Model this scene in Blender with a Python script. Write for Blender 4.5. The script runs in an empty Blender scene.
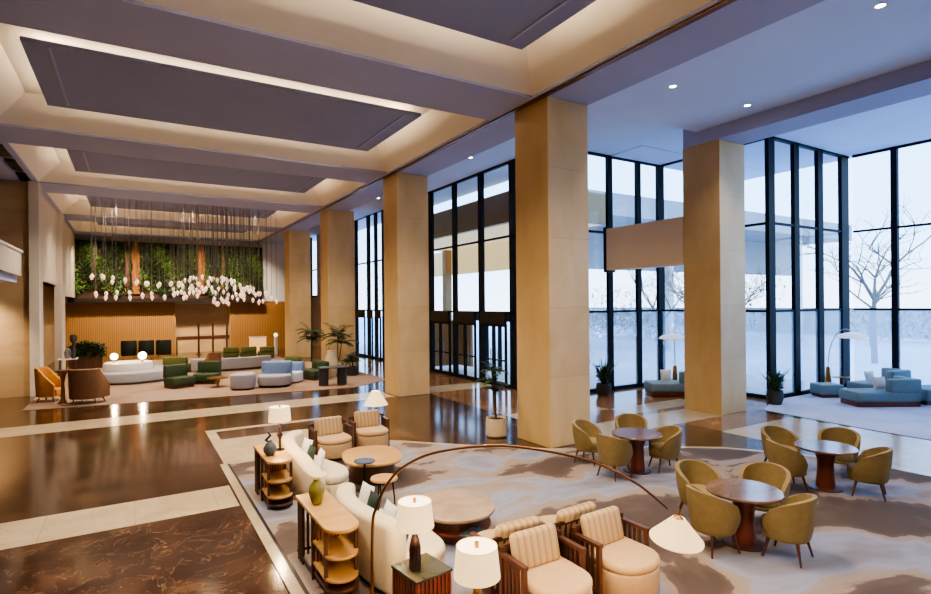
import bpy, bmesh, math, random
from mathutils import Vector, Matrix
C = bpy.context.scene.collection
PI = math.pi
R = math.radians
rnd = random.Random(7)

# ------------------------------------------------------------------ materials
def srgb(r, g, b):
    f = lambda c: (c/255/12.92) if c/255 <= .04045 else ((c/255+.055)/1.055)**2.4
    return (f(r), f(g), f(b), 1)

def new_mat(name):
    m = bpy.data.materials.new(name); m.use_nodes = True
    nt = m.node_tree
    return m, nt, nt.nodes['Principled BSDF'], nt.nodes['Material Output']

def mat(name, col, rough=.5, metal=0, noise=0.0, scale=8, bump=0, bscale=60, spec=.5, coat=0, stretch=None, emit=None, es=0):
    m, nt, p, out = new_mat(name)
    p.inputs['Roughness'].default_value = rough
    p.inputs['Metallic'].default_value = metal
    p.inputs['Specular IOR Level'].default_value = spec
    p.inputs['Coat Weight'].default_value = coat
    p.inputs['Coat Roughness'].default_value = .1
    tc = nt.nodes.new('ShaderNodeTexCoord')
    mp = nt.nodes.new('ShaderNodeMapping')
    nt.links.new(tc.outputs['Object'], mp.inputs['Vector'])
    if stretch: mp.inputs['Scale'].default_value = stretch
    n = nt.nodes.new('ShaderNodeTexNoise'); n.inputs['Scale'].default_value = scale
    n.inputs['Detail'].default_value = 5
    nt.links.new(mp.outputs[0], n.inputs['Vector'])
    cr = nt.nodes.new('ShaderNodeValToRGB')
    a = max(noise, .02)
    cr.color_ramp.elements[0].color = tuple(c*(1-a) for c in col[:3])+(1,)
    cr.color_ramp.elements[1].color = tuple(min(1, c*(1+a)) for c in col[:3])+(1,)
    cr.color_ramp.elements[0].position = .3; cr.color_ramp.elements[1].position = .7
    nt.links.new(n.outputs['Fac'], cr.inputs[0]); nt.links.new(cr.outputs[0], p.inputs['Base Color'])
    if bump:
        n2 = nt.nodes.new('ShaderNodeTexNoise'); n2.inputs['Scale'].default_value = bscale
        nt.links.new(mp.outputs[0], n2.inputs['Vector'])
        b = nt.nodes.new('ShaderNodeBump'); b.inputs['Strength'].default_value = bump
        b.inputs['Distance'].default_value = .01
        nt.links.new(n2.outputs['Fac'], b.inputs['Height']); nt.links.new(b.outputs[0], p.inputs['Normal'])
    if emit:
        p.inputs['Emission Color'].default_value = emit; p.inputs['Emission Strength'].default_value = es
    return m

def ramp_mat(name, stops, scale, detail=6, rough=.5, dist=0, stretch=None, vein=None, vein_scale=1.2, bump=0, rough2=None, joints=None):
    m, nt, p, out = new_mat(name)
    L = nt.links.new
    tc = nt.nodes.new('ShaderNodeTexCoord'); mp = nt.nodes.new('ShaderNodeMapping')
    L(tc.outputs['Object'], mp.inputs['Vector'])
    if stretch: mp.inputs['Scale'].default_value = stretch
    n = nt.nodes.new('ShaderNodeTexNoise'); n.inputs['Scale'].default_value = scale
    n.inputs['Detail'].default_value = detail; n.inputs['Distortion'].default_value = dist
    L(mp.outputs[0], n.inputs['Vector'])
    cr = nt.nodes.new('ShaderNodeValToRGB')
    e = cr.color_ramp.elements
    while len(e) < len(stops): e.new(.5)
    for i, (pos, col) in enumerate(stops):
        e[i].position = pos; e[i].color = col
    L(n.outputs['Fac'], cr.inputs[0]); col_out = cr.outputs[0]
    if vein:
        w = nt.nodes.new('ShaderNodeTexNoise'); w.inputs['Scale'].default_value = vein_scale
        w.inputs['Detail'].default_value = 8; w.inputs['Distortion'].default_value = 1.5
        w.inputs['Roughness'].default_value = .6
        L(mp.outputs[0], w.inputs['Vector'])
        s = nt.nodes.new('ShaderNodeMath'); s.operation = 'SUBTRACT'; s.inputs[1].default_value = .5
        L(w.outputs['Fac'], s.inputs[0])
        ab = nt.nodes.new('ShaderNodeMath'); ab.operation = 'ABSOLUTE'; L(s.outputs[0], ab.inputs[0])
        vr = nt.nodes.new('ShaderNodeMapRange'); vr.inputs['From Min'].default_value = 0; vr.inputs['From Max'].default_value = .012
        vr.inputs['To Min'].default_value = .32; vr.inputs['To Max'].default_value = 0
        L(ab.outputs[0], vr.inputs['Value'])
        mx = nt.nodes.new('ShaderNodeMixRGB'); mx.inputs[2].default_value = vein
        L(vr.outputs[0], mx.inputs[0]); L(col_out, mx.inputs[1]); col_out = mx.outputs[0]
    if joints:   # (spacing along x/y, spacing z, colour)
        br = nt.nodes.new('ShaderNodeTexBrick')
        br.offset = 0; br.inputs['Scale'].default_value = 1
        br.inputs['Brick Width'].default_value = joints[0]; br.inputs['Row Height'].default_value = joints[1]
        br.inputs['Mortar Size'].default_value = joints[2]
        br.inputs['Color1'].default_value = (1,1,1,1); br.inputs['Color2'].default_value = (.93,.92,.9,1); br.inputs['Mortar'].default_value = (.72,.7,.66,1)
        m2 = nt.nodes.new('ShaderNodeMapping')
        if joints[3] == 'v': m2.inputs['Rotation'].default_value = (R(90), 0, 0)
        L(tc.outputs['Object'], m2.inputs['Vector']); L(m2.outputs[0], br.inputs['Vector'])
        mm = nt.nodes.new('ShaderNodeMixRGB'); mm.blend_type = 'MULTIPLY'; mm.inputs[0].default_value = 1
        L(col_out, mm.inputs[1]); L(br.outputs['Color'], mm.inputs[2]); col_out = mm.outputs[0]
    L(col_out, p.inputs['Base Color'])
    p.inputs['Roughness'].default_value = rough
    if bump:
        n2 = nt.nodes.new('ShaderNodeTexNoise'); n2.inputs['Scale'].default_value = 120
        L(mp.outputs[0], n2.inputs['Vector'])
        b = nt.nodes.new('ShaderNodeBump'); b.inputs['Strength'].default_value = bump; b.inputs['Distance'].default_value = .01
        L(n2.outputs['Fac'], b.inputs['Height']); L(b.outputs[0], p.inputs['Normal'])
    return m

def stripe_mat(name, c1, c2, freq, axis='X', rough=.6, bump=.6):
    m, nt, p, out = new_mat(name); L = nt.links.new
    tc = nt.nodes.new('ShaderNodeTexCoord')
    w = nt.nodes.new('ShaderNodeTexWave'); w.wave_type = 'BANDS'; w.bands_direction = axis
    w.inputs['Scale'].default_value = freq; w.inputs['Distortion'].default_value = .15
    L(tc.outputs['Object'], w.inputs['Vector'])
    cr = nt.nodes.new('ShaderNodeValToRGB'); cr.color_ramp.elements[0].color = c1; cr.color_ramp.elements[1].color = c2
    cr.color_ramp.elements[0].position = .05; cr.color_ramp.elements[1].position = .45
    L(w.outputs['Fac'], cr.inputs[0]); L(cr.outputs[0], p.inputs['Base Color'])
    b = nt.nodes.new('ShaderNodeBump'); b.inputs['Strength'].default_value = bump; b.inputs['Distance'].default_value = .02
    L(w.outputs['Fac'], b.inputs['Height']); L(b.outputs[0], p.inputs['Normal'])
    p.inputs['Roughness'].default_value = rough
    return m

def emit_mat(name, col, s, diff=None):
    m, nt, p, out = new_mat(name)
    p.inputs['Base Color'].default_value = diff or col
    n = nt.nodes.new('ShaderNodeTexNoise'); n.inputs['Scale'].default_value = 3
    mr = nt.nodes.new('ShaderNodeMapRange'); mr.inputs['To Min'].default_value = s*.92; mr.inputs['To Max'].default_value = s*1.08
    nt.links.new(n.outputs['Fac'], mr.inputs['Value']); nt.links.new(mr.outputs[0], p.inputs['Emission Strength'])
    p.inputs['Emission Color'].default_value = col
    p.inputs['Roughness'].default_value = .7
    return m

def glass_mat(name, tint, haze=0.0, hazecol=(.75,.85,1,1), refl=.08):
    m, nt, p, out = new_mat(name); nt.nodes.remove(p); L = nt.links.new
    t = nt.nodes.new('ShaderNodeBsdfTransparent'); t.inputs[0].default_value = tint
    g = nt.nodes.new('ShaderNodeBsdfGlossy'); g.inputs['Roughness'].default_value = .02
    lw = nt.nodes.new('ShaderNodeLayerWeight'); lw.inputs[0].default_value = .5
    pw = nt.nodes.new('ShaderNodeMath'); pw.operation = 'POWER'; pw.inputs[1].default_value = 4; L(lw.outputs['Facing'], pw.inputs[0])
    fr = nt.nodes.new('ShaderNodeMath'); fr.operation = 'MULTIPLY_ADD'; fr.inputs[1].default_value = .35; fr.inputs[2].default_value = .02; L(pw.outputs[0], fr.inputs[0])
    mx = nt.nodes.new('ShaderNodeMixShader'); L(fr.outputs[0], mx.inputs[0]); L(t.outputs[0], mx.inputs[1]); L(g.outputs[0], mx.inputs[2])
    last = mx
    if haze:
        d = nt.nodes.new('ShaderNodeBsdfTranslucent'); d.inputs[0].default_value = hazecol
        d2 = nt.nodes.new('ShaderNodeBsdfDiffuse'); d2.inputs[0].default_value = hazecol
        a = nt.nodes.new('ShaderNodeMixShader'); a.inputs[0].default_value = .4; L(d.outputs[0], a.inputs[1]); L(d2.outputs[0], a.inputs[2])
        n = nt.nodes.new('ShaderNodeTexNoise'); n.inputs['Scale'].default_value = .8
        tc = nt.nodes.new('ShaderNodeTexCoord'); L(tc.outputs['Object'], n.inputs['Vector'])
        mr = nt.nodes.new('ShaderNodeMapRange'); mr.inputs['To Min'].default_value = haze*.7; mr.inputs['To Max'].default_value = min(1, haze*1.3)
        L(n.outputs['Fac'], mr.inputs['Value'])
        m2 = nt.nodes.new('ShaderNodeMixShader'); L(mr.outputs[0], m2.inputs[0]); L(mx.outputs[0], m2.inputs[1]); L(a.outputs[0], m2.inputs[2])
        last = m2
    L(last.outputs[0], out.inputs['Surface'])
    return m

M = {}
M['ceil'] = mat('lavender_daylight_tint', srgb(164,168,198), .85, noise=.03, scale=.6)  # near-white ceiling; violet-grey tint of the daylight put into its colour
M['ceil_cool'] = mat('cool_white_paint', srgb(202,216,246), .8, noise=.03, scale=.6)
M['cove'] = mat('cream_cove_paint', srgb(232,222,205), .85, noise=.02, scale=1)
M['panel'] = mat('mauve_grey_panel', srgb(140,146,176), .85, noise=.03, scale=.8)
M['column'] = ramp_mat('golden_limestone', [(.25, srgb(216,180,120)), (.5, srgb(228,194,136)), (.75, srgb(238,208,156))], 1.1, 8, .42, .6, stretch=(1,1,.55), joints=(5, 1.62, .006, 'v'))
M['wallstone'] = ramp_mat('beige_wall_stone', [(.25, srgb(168,140,104)), (.75, srgb(192,164,124))], 1.0, 6, .5, .4, stretch=(.6,.6,2), joints=(1.6, 1.6, .006, 'v'))
M['marble'] = ramp_mat('dark_emperador_marble', [(.25, srgb(38,24,16)), (.5, srgb(58,38,25)), (.62, srgb(76,52,35)), (.78, srgb(104,76,54))], 1.6, 12, .13, .5, vein=srgb(150,122,94), vein_scale=1.9)
M['marble_far'] = ramp_mat('chestnut_marble', [(.25, srgb(96,64,42)), (.5, srgb(132,94,62)), (.8, srgb(166,128,92))], .7, 8, .12, 1.2, vein=srgb(136,106,76), vein_scale=.9)
M['cream_stone'] = ramp_mat('cream_marble_band', [(.2, srgb(168,148,118)), (.8, srgb(196,178,148))], 1.2, 7, .16, 1, vein=srgb(140,118,90), vein_scale=.8, joints=(1.2, 5, .006, 'h'))
M['carpet'] = ramp_mat('watercolour_carpet', [(.40, srgb(76,62,54)), (.46, srgb(92,76,68)), (.475, srgb(140,122,108)), (.53, srgb(140,127,118)), (.56, srgb(136,138,154)), (.68, srgb(112,102,104))], .42, 9, .95, .5, bump=.3, stretch=(1,1.5,1))
M['carpet_blue'] = ramp_mat('pale_blue_grey_carpet', [(.3, srgb(170,168,186)), (.7, srgb(198,196,208))], .5, 6, .95, .8, bump=.2)
M['rug_far'] = ramp_mat('sand_rug', [(.3, srgb(122,96,76)), (.55, srgb(150,122,98)), (.8, srgb(128,116,112))], .35, 6, .9, .8, bump=.2)
M['black'] = mat('black_window_metal', srgb(20,24,32), .6, 0, noise=.1, spec=.2)
M['darkband'] = mat('dark_bronze_metal', srgb(38,30,26), .45, .3, noise=.1)
M['glass'] = glass_mat('clear_glass', (.93,.96,.98,1))
M['glass_haze'] = glass_mat('misted_glass', (.9,.95,1,1), .26, (.72,.82,.95,1))
M['wood_dark'] = mat('walnut_wood', srgb(78,46,32), .4, noise=.35, scale=6, stretch=(1,1,.15))
M['wood_red'] = mat('red_walnut_wood', srgb(112,52,30), .38, noise=.3, scale=7, stretch=(1,1,.12))
M['wood_honey'] = mat('honey_oak_wood', srgb(188,144,84), .35, noise=.18, scale=5, stretch=(.2,1,1))
M['wood_mid'] = mat('warm_oak_slats', srgb(176,124,72), .5, noise=.2, scale=6, stretch=(1,1,.1))
M['stone_top'] = ramp_mat('taupe_stone_top', [(.3, srgb(148,124,98)), (.7, srgb(176,152,124))], 3, 6, .3, .6)
M['green_top'] = mat('dark_green_marble_top', srgb(60,58,44), .22, noise=.3, scale=5)
M['tabletop'] = ramp_mat('glossy_walnut_top', [(.3, srgb(88,64,52)), (.7, srgb(128,100,84))], 2, 5, .14, .4, stretch=(.3,2,1))
M['cream_fab'] = mat('cream_boucle', srgb(214,196,164), .95, noise=.06, scale=30, bump=.4, bscale=150)
M['tan_fab'] = mat('tan_upholstery', srgb(184,152,112), .85, noise=.06, scale=14, bump=.15, bscale=120)
M['tan_stripe'] = stripe_mat('channelled_tan_cushion', srgb(164,136,100), srgb(190,160,120), 3.6, 'X', .8, .3)
M['mustard'] = mat('olive_mustard_velvet', srgb(134,114,72), .8, noise=.08, scale=12, bump=.1)
M['mustard_in'] = mat('olive_mustard_inner', srgb(146,126,84), .8, noise=.08, scale=12, bump=.1)
M['teal_fab'] = mat('teal_grey_upholstery', srgb(122,142,144), .85, noise=.07, scale=10, bump=.1)
M['blue_fab'] = mat('blue_grey_velvet', srgb(112,136,176), .75, noise=.1, scale=6)
M['grey_fab'] = mat('pale_grey_upholstery', srgb(150,148,154), .85, noise=.06, scale=8)
M['green_fab'] = mat('forest_green_velvet', srgb(50,64,34), .75, noise=.12, scale=7)
M['olive_fab'] = mat('olive_green_fabric', srgb(88,94,46), .8, noise=.1, scale=8)
M['orange_fab'] = mat('amber_velvet', srgb(196,134,48), .6, noise=.12, scale=6)
M['brown_fab'] = mat('cocoa_fabric', srgb(116,80,50), .8, noise=.1, scale=8)
M['white_fab'] = mat('white_pillow_linen', srgb(226,224,218), .9, noise=.04, scale=20, bump=.2)
M['darkgreen_fab'] = mat('dark_green_pillow_velvet', srgb(24,48,40), .7, noise=.15, scale=12)
M['blackgreen_fab'] = mat('black_green_upholstery', srgb(34,44,34), .75, noise=.1, scale=8)
M['brass'] = mat('aged_brass', srgb(176,128,72), .3, .9, noise=.1)
M['bronze'] = mat('bronze_metal', srgb(112,76,46), .35, .8, noise=.1)
M['shade'] = emit_mat('lit_linen_shade', (1, .66, .30, 1), .6, (.5,.42,.3,1))
M['shade_in'] = emit_mat('lit_shade_diffuser', (1, .84, .58, 1), .8)
M['shade_soft'] = emit_mat('lit_parchment_shade', (1, .62, .26, 1), .56, (.5,.42,.3,1))
M['shade_white'] = emit_mat('white_dome_shade', (1, .95, .95, 1), .12, (.95,.93,.95,1))
M['cove_led'] = emit_mat('warm_cove_led', (1, .80, .55, 1), 22)
M['cove_led_soft'] = emit_mat('soft_cove_led', (1, .80, .55, 1), 9)
M['downlight'] = emit_mat('downlight_lens', (1, .93, .8, 1), 14)
M['bulb'] = emit_mat('frosted_pendant_glass', (1, .55, .4, 1), .34, (.95,.86,.82,1))
M['bright_bulb'] = emit_mat('glowing_globe', (1, .85, .6, 1), 4)
M['onyx'] = emit_mat('backlit_onyx', (1, .52, .18, 1), .45, (.6,.35,.14,1))
M['steel'] = mat('thin_steel_rod', srgb(150,140,130), .35, .7, noise=.05)
M['leaf'] = mat('dark_green_leaf', srgb(46,76,36), .5, noise=.4, scale=3)
M['leaf2'] = mat('palm_leaf', srgb(40,66,34), .5, noise=.4, scale=3)
M['leaf3'] = mat('fresh_green_leaf', srgb(82,118,52), .5, noise=.35, scale=3)
M['stem'] = mat('brown_stem', srgb(78,58,38), .8, noise=.2)
M['pot_cream'] = mat('cream_ceramic_pot', srgb(214,194,156), .4, noise=.06, scale=3)
M['pot_dark'] = mat('dark_charcoal_pot', srgb(52,52,50), .5, noise=.1)
M['soil'] = mat('potting_soil', srgb(48,34,24), .95, noise=.3, scale=30)
M['ceramic_olive'] = mat('olive_glaze', srgb(120,112,48), .25, noise=.3, scale=9)
M['ceramic_slate'] = mat('slate_glaze', srgb(76,82,84), .25, noise=.2, scale=9)
M['ceramic_dark'] = mat('dark_bottle_glaze', srgb(40,24,20), .2, noise=.2, scale=6)
M['wall_golden'] = stripe_mat('golden_oak_slat_wall', srgb(128,90,48), srgb(154,112,62), 2.6, 'X', .55, .3)
M['plaster_light'] = mat('pale_grey_plaster', srgb(198,188,172), .8, noise=.05, scale=1)
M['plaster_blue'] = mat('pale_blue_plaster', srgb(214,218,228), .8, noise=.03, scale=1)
M['wood_orange'] = mat('orange_bark_panel', srgb(128,78,38), .8, noise=.4, scale=5, stretch=(1,1,.1))
M['dark_wood_back'] = mat('dark_planter_backing', srgb(58,38,26), .8, noise=.4, scale=4, stretch=(1,1,.2))
M['ground'] = ramp_mat('pale_snowy_paving', [(.3, srgb(208,212,222)), (.7, srgb(232,232,236))], .15, 6, .8, .6)
M['bark'] = mat('winter_bark', srgb(120,106,98), .9, noise=.25, scale=3)
M['concrete'] = mat('grey_concrete', srgb(150,148,150), .85, noise=.08, scale=.5)
M['concrete_w'] = mat('pale_render', srgb(206,198,190), .85, noise=.06, scale=.5)
M['canopy_brown'] = mat('brown_canopy_fascia', srgb(150,116,72), .6, noise=.1, scale=1)
M['soffit_glow'] = mat('cream_gold_soffit_glow', srgb(214,190,140), .7, noise=.06, scale=1, emit=(1,.75,.42,1), es=.25)  # warm light under the canopy put into the surface as a faint glow
M['hedge'] = mat('winter_hedge', srgb(120,112,104), .95, noise=.4, scale=2)
M['bulkhead'] = mat('beige_bulkhead_panel', srgb(228,202,166), .6, noise=.04, scale=.7)
M['white_paint'] = mat('white_gloss_paint', srgb(228,222,212), .4, noise=.02)

# ------------------------------------------------------------------ mesh helpers
class MB:
    def __init__(s): s.v = []; s.f = []
    def add(s, vs, fs):
        n = len(s.v); s.v += [tuple(v) for v in vs]; s.f += [tuple(i+n for i in f) for f in fs]; return s
    def box(s, x0, x1, y0, y1, z0, z1):
        return s.add([(x0,y0,z0),(x1,y0,z0),(x1,y1,z0),(x0,y1,z0),(x0,y0,z1),(x1,y0,z1),(x1,y1,z1),(x0,y1,z1)],
                     [(0,3,2,1),(4,5,6,7),(0,1,5,4),(1,2,6,5),(2,3,7,6),(3,0,4,7)])
    def prism(s, pts, z0, z1):
        n = len(pts)
        area = sum(pts[i][0]*pts[(i+1)%n][1]-pts[(i+1)%n][0]*pts[i][1] for i in range(n))
        if area < 0: pts = pts[::-1]
        return s.add([(p[0],p[1],z0) for p in pts]+[(p[0],p[1],z1) for p in pts],
                     [tuple(range(n))[::-1], tuple(range(n,2*n))]+[(i,(i+1)%n,n+(i+1)%n,n+i) for i in range(n)])
    def rprism(s, pts, z0, z1, r=.04, seg=3):
        """prism with a rounded top edge (and small rounding below): stacked insets towards the centroid"""
        n = len(pts)
        area = sum(pts[i][0]*pts[(i+1)%n][1]-pts[(i+1)%n][0]*pts[i][1] for i in range(n))
        if area < 0: pts = pts[::-1]
        def inset(d):
            o = []
            for i in range(n):
                a = Vector(pts[i-1]).to_2d() if False else Vector((pts[i-1][0], pts[i-1][1])); b = Vector((pts[i][0], pts[i][1])); c = Vector((pts[(i+1)%n][0], pts[(i+1)%n][1]))
                e1 = (b-a).normalized(); e2 = (c-b).normalized()
                nn = Vector((-e1.y-e2.y, e1.x+e2.x))
                if nn.length < 1e-6: nn = Vector((-e1.y, e1.x))
                nn.normalize()
                k = max(.4, nn.dot(Vector((-e1.y, e1.x))))
                o.append(b+nn*(d/k))
            return o
        rings = []
        for k in range(seg+1):
            a = PI/2*k/seg; rings.append((inset(r*(1-math.sin(a))), z0+r*(1-math.cos(a)) if False else z0+r*(1-math.cos(a))))
        top = []
        for k in range(seg+1):
            a = PI/2*k/seg; top.append((inset(r*(1-math.cos(a))), z1-r+r*math.sin(a)))
        rings = rings[:0]+[(inset(r*(1-math.sin(PI/2*k/seg))), z0+r*(1-math.cos(PI/2*k/seg))) for k in range(seg+1)]+top
        vs = []; fs = []
        for ring, z in rings: vs += [(p.x, p.y, z) for p in ring]
        m = len(rings)
        for j in range(m-1):
            for i in range(n): fs.append((j*n+i, j*n+(i+1)%n, (j+1)*n+(i+1)%n, (j+1)*n+i))
        fs.append(tuple(range(n))[::-1]); fs.append(tuple(range((m-1)*n, m*n)))
        return s.add(vs, fs)
    def rbox(s, x0, x1, y0, y1, z0, z1, r=.04, cr=None, seg=3):
        cr = cr or r*1.5
        pts = []
        for cx, cy, a0 in ((x1-cr,y1-cr,0),(x0+cr,y1-cr,90),(x0+cr,y0+cr,180),(x1-cr,y0+cr,270)):
            for k in range(seg+1):
                a = R(a0+90*k/seg); pts.append((cx+cr*math.cos(a), cy+cr*math.sin(a)))
        return s.rprism(pts, z0, z1, r, seg)
    def lathe(s, prof, seg=24, c=(0,0,0), cap=True):
        vs = []; fs = []; n = len(prof)
        for r_, z in prof:
            for k in range(seg):
                a = 2*PI*k/seg; vs.append((c[0]+r_*math.cos(a), c[1]+r_*math.sin(a), c[2]+z))
        for j in range(n-1):
            for k in range(seg): fs.append((j*seg+k, j*seg+(k+1)%seg, (j+1)*seg+(k+1)%seg, (j+1)*seg+k))
        if cap:
            fs.append(tuple(range(seg))[::-1]); fs.append(tuple(range((n-1)*seg, n*seg)))
        return s.add(vs, fs)
    def tube(s, pts, r, seg=8, r1=None):
        pts = [Vector(p) for p in pts]; n = len(pts); vs = []; fs = []
        prev = None
        for i, p in enumerate(pts):
            t = (pts[min(i+1,n-1)]-pts[max(i-1,0)]).normalized()
            if prev is None:
                u = t.orthogonal().normalized()
            else:
                u = (prev - t*prev.dot(t))
                u = u.normalized() if u.length > 1e-5 else t.orthogonal().normalized()
            prev = u; w = t.cross(u)
            rr = r if r1 is None else r+(r1-r)*i/max(1,n-1)
            for k in range(seg):
                a = 2*PI*k/seg; vs.append(p+(u*math.cos(a)+w*math.sin(a))*rr)
        for j in range(n-1):
            for k in range(seg): fs.append((j*seg+k, j*seg+(k+1)%seg, (j+1)*seg+(k+1)%seg, (j+1)*seg+k))
        fs.append(tuple(range(seg))[::-1]); fs.append(tuple(range((n-1)*seg, n*seg)))
        return s.add(vs, fs)
    def quadleaf(s, p, d, l, w, droop=.3):
        d = Vector(d).normalized(); p = Vector(p)
        side = d.cross(Vector((0,0,1)))
        side = side.normalized()*w/2 if side.length > 1e-4 else Vector((w/2,0,0))
        a = p; b = p+d*l*.5+side; c = p+d*l-Vector((0,0,droop*l)); e = p+d*l*.5-side
        return s.add([a,b,c,e], [(0,1,2,3)])
    def xf(s, mtx):
        s.v = [tuple(mtx @ Vector(v)) for v in s.v]; return s
    def build(s, name, m, parent=None, smooth=False, loc=None, rot=None):
        me = bpy.data.meshes.new(name); me.from_pydata(s.v, [], s.f); me.update()
        o = bpy.data.objects.new(name, me); C.objects.link(o)
        me.materials.append(m)
        if smooth:
            for p in me.polygons: p.use_smooth = True
            try: me.set_sharp_from_angle(angle=R(42))
            except Exception: pass
        if parent: o.parent = parent
        if loc: o.location = loc
        if rot: o.rotation_euler = rot
        return o

def tag(o, label=None, cat=None, group=None, kind=None):
    if label: o['label'] = label
    if cat: o['category'] = cat
    if group: o['group'] = group
    if kind: o['kind'] = kind
    return o
def thing(name, label, cat, loc=(0,0,0), rz=0, group=None):
    o = bpy.data.objects.new(name, None); C.objects.link(o); o.empty_display_size = .1
    o.location = loc; o.rotation_euler = (0,0,rz)
    return tag(o, label, cat, group)
def struct(name, mb, m, label, cat='structure', parent=None):
    o = mb.build(name, m, parent)
    if not parent: tag(o, label, cat, kind='structure')
    return o
def kids(o): return [c for c in bpy.data.objects if c.parent == o]
def dup(root, loc, rz=0, label=None, group=None):
    r_ = root.copy(); C.objects.link(r_); r_.location = loc; r_.rotation_euler = (0,0,rz)
    if label: r_['label'] = label
    if group: r_['group'] = group
    for ch in kids(root):
        c = ch.copy(); C.objects.link(c); c.parent = r_
        for g in kids(ch):
            d = g.copy(); C.objects.link(d); d.parent = c
    return r_

# ------------------------------------------------------------------ camera
YAW = math.atan2(332.5, 547)
cam_d = bpy.data.cameras.new('camera'); cam = bpy.data.objects.new('camera', cam_d); C.objects.link(cam)
cam_d.sensor_width = 36; cam_d.lens = 547/931*36; cam_d.shift_y = 6.5/931; cam_d.clip_end = 500
cam.matrix_world = Matrix.Translation((0,0,3.35)) @ Matrix.Rotation(-YAW,4,'Z') @ Matrix.Rotation(R(90),4,'X') @ Matrix.Rotation(R(-.5),4,'Z')
bpy.context.scene.camera = cam

# ------------------------------------------------------------------ floor
CZ = 8.1; AZ = 8.95
struct('floor', MB().box(-9, 12.75, -9, 48, -.2, 0).box(12.75, 24, -9, 15, -.2, 0), M['marble'], 'dark brown polished marble lobby floor')
tr = 0
def trim(mb, m, label, cat='trim'):
    global tr
    tr += 1
    return struct('trim_%d' % tr, mb, m, label, cat)
trim(MB().box(-6, 1.5, 9.8, 11.0, 0, .004), M['cream_stone'], 'cream stone floor band nearest the viewer', 'floor band')
trim(MB().box(-6, 8.1, 18.25, 19.65, 0, .004).box(9.4, 12.6, 18.25, 19.65, 0, .004), M['cream_stone'], 'cream stone floor band across the hall at second column', 'floor band')
trim(MB().box(9.4, 14.75, 9.8, 11.05, 0, .004), M['cream_stone'], 'cream stone floor band between the two largest columns', 'floor band')
trim(MB().box(12.9, 16.1, -6, 8.6, 0, .004), M['cream_stone'], 'pale stone walkway between the two carpets', 'floor band')
trim(MB().box(9.45, 12.7, 12.3, 13.4, 0, .004).box(12.75, 16.1, 11.4, 12.3, 0, .004), M['cream_stone'], 'pale stone floor band before the corner windows', 'floor band')
trim(MB().box(9.45, 12.6, 9.65, 43.9, 0, .003).box(12.6,18.3,9.65,14.8,0,.003).box(12.9,16.1,8.6,9.65,0,.003), M['marble_far'], 'chestnut marble floor of the entrance aisle', 'floor')
# cream frame area at the carpet head
trim(MB().box(1.53, 1.67, -3, 12.5, 0, .02), M['cream_stone'], 'cream stone kerb along the left carpet edge', 'kerb')
trim(MB().box(1.62, 3.0, 12.5, 14.85, 0, .005).box(3.0, 5.1, 12.75, 14.85, 0, .005).box(1.62, 5.3, 15.85, 16.1, 0, .005).box(1.62, 1.85, 14.85, 15.85, 0, .005), M['cream_stone'], 'cream stone frame in the floor beyond the carpet head', 'floor band')
EDGE = [(5.3,12.35),(6.7,10.9),(8.05,9.62),(9.95,8.62),(11.4,7.6),(12.3,6.3),(12.8,4.9),(12.9,3.0),(12.9,-4)]
def ribbon(mb, line, w, z0, z1):
    off = []
    for i in range(len(line)):
        a = Vector(line[max(0,i-1)]); b = Vector(line[min(len(line)-1,i+1)]); d = (b-a).normalized()
        off.append((line[i][0]-d.y*w, line[i][1]+d.x*w))
    for i in range(len(line)-1):
        mb.prism([line[i], line[i+1], off[i+1], off[i]], z0, z1)
    return mb
trim(ribbon(MB(), [(1.72,12.42)]+EDGE, .13, 0, .014), M['cream_stone'], 'thin cream stone border bending around the carpet edge', 'floor band')
cp = MB().prism([(1.72,-4),(1.72,12.35)]+EDGE, 0, .014).build('carpet', M['carpet'])
tag(cp, 'large taupe and grey watercolour patterned lounge carpet', 'carpet')
cp = MB().prism([(16.1,-6),(16.1,3),(16.25,6.8),(16.5,9.6),(18.3,10.35),(23.7,10.35),(23.7,-6)], 0, .012).build('carpet', M['carpet_blue'])
tag(cp, 'pale blue grey carpet beside the corner windows', 'carpet')
cp = MB().prism([(-3.1,22.6),(7.6,21.2),(9.6,22.6),(9.6,26.7),(8.05,26.7),(8.05,39),(-3.1,39)], 0, .012).build('rug', M['rug_far'])
tag(cp, 'sand coloured rug under the far lounge seating', 'rug')

trim(MB().box(1.67, 1.73, -3, 12.42, 0, .008), M['darkband'], 'dark strip standing in for the shadow gap between kerb and carpet', 'shadow gap')  # shade in the narrow gap, drawn as a flat dark strip
# ------------------------------------------------------------------ ceiling
COF = [(3.4,10.02),(11.8,18.45),(20.3,26.3),(28.4,34.75),(36.9,42.2)]
X0, X1 = -3.05, 7.95
ce = MB()
ys = [-4.8]+[v for c in COF for v in c]+[44.2]
COF2 = [(-4.8,1.6)]+COF
edges = [-9]
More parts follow.
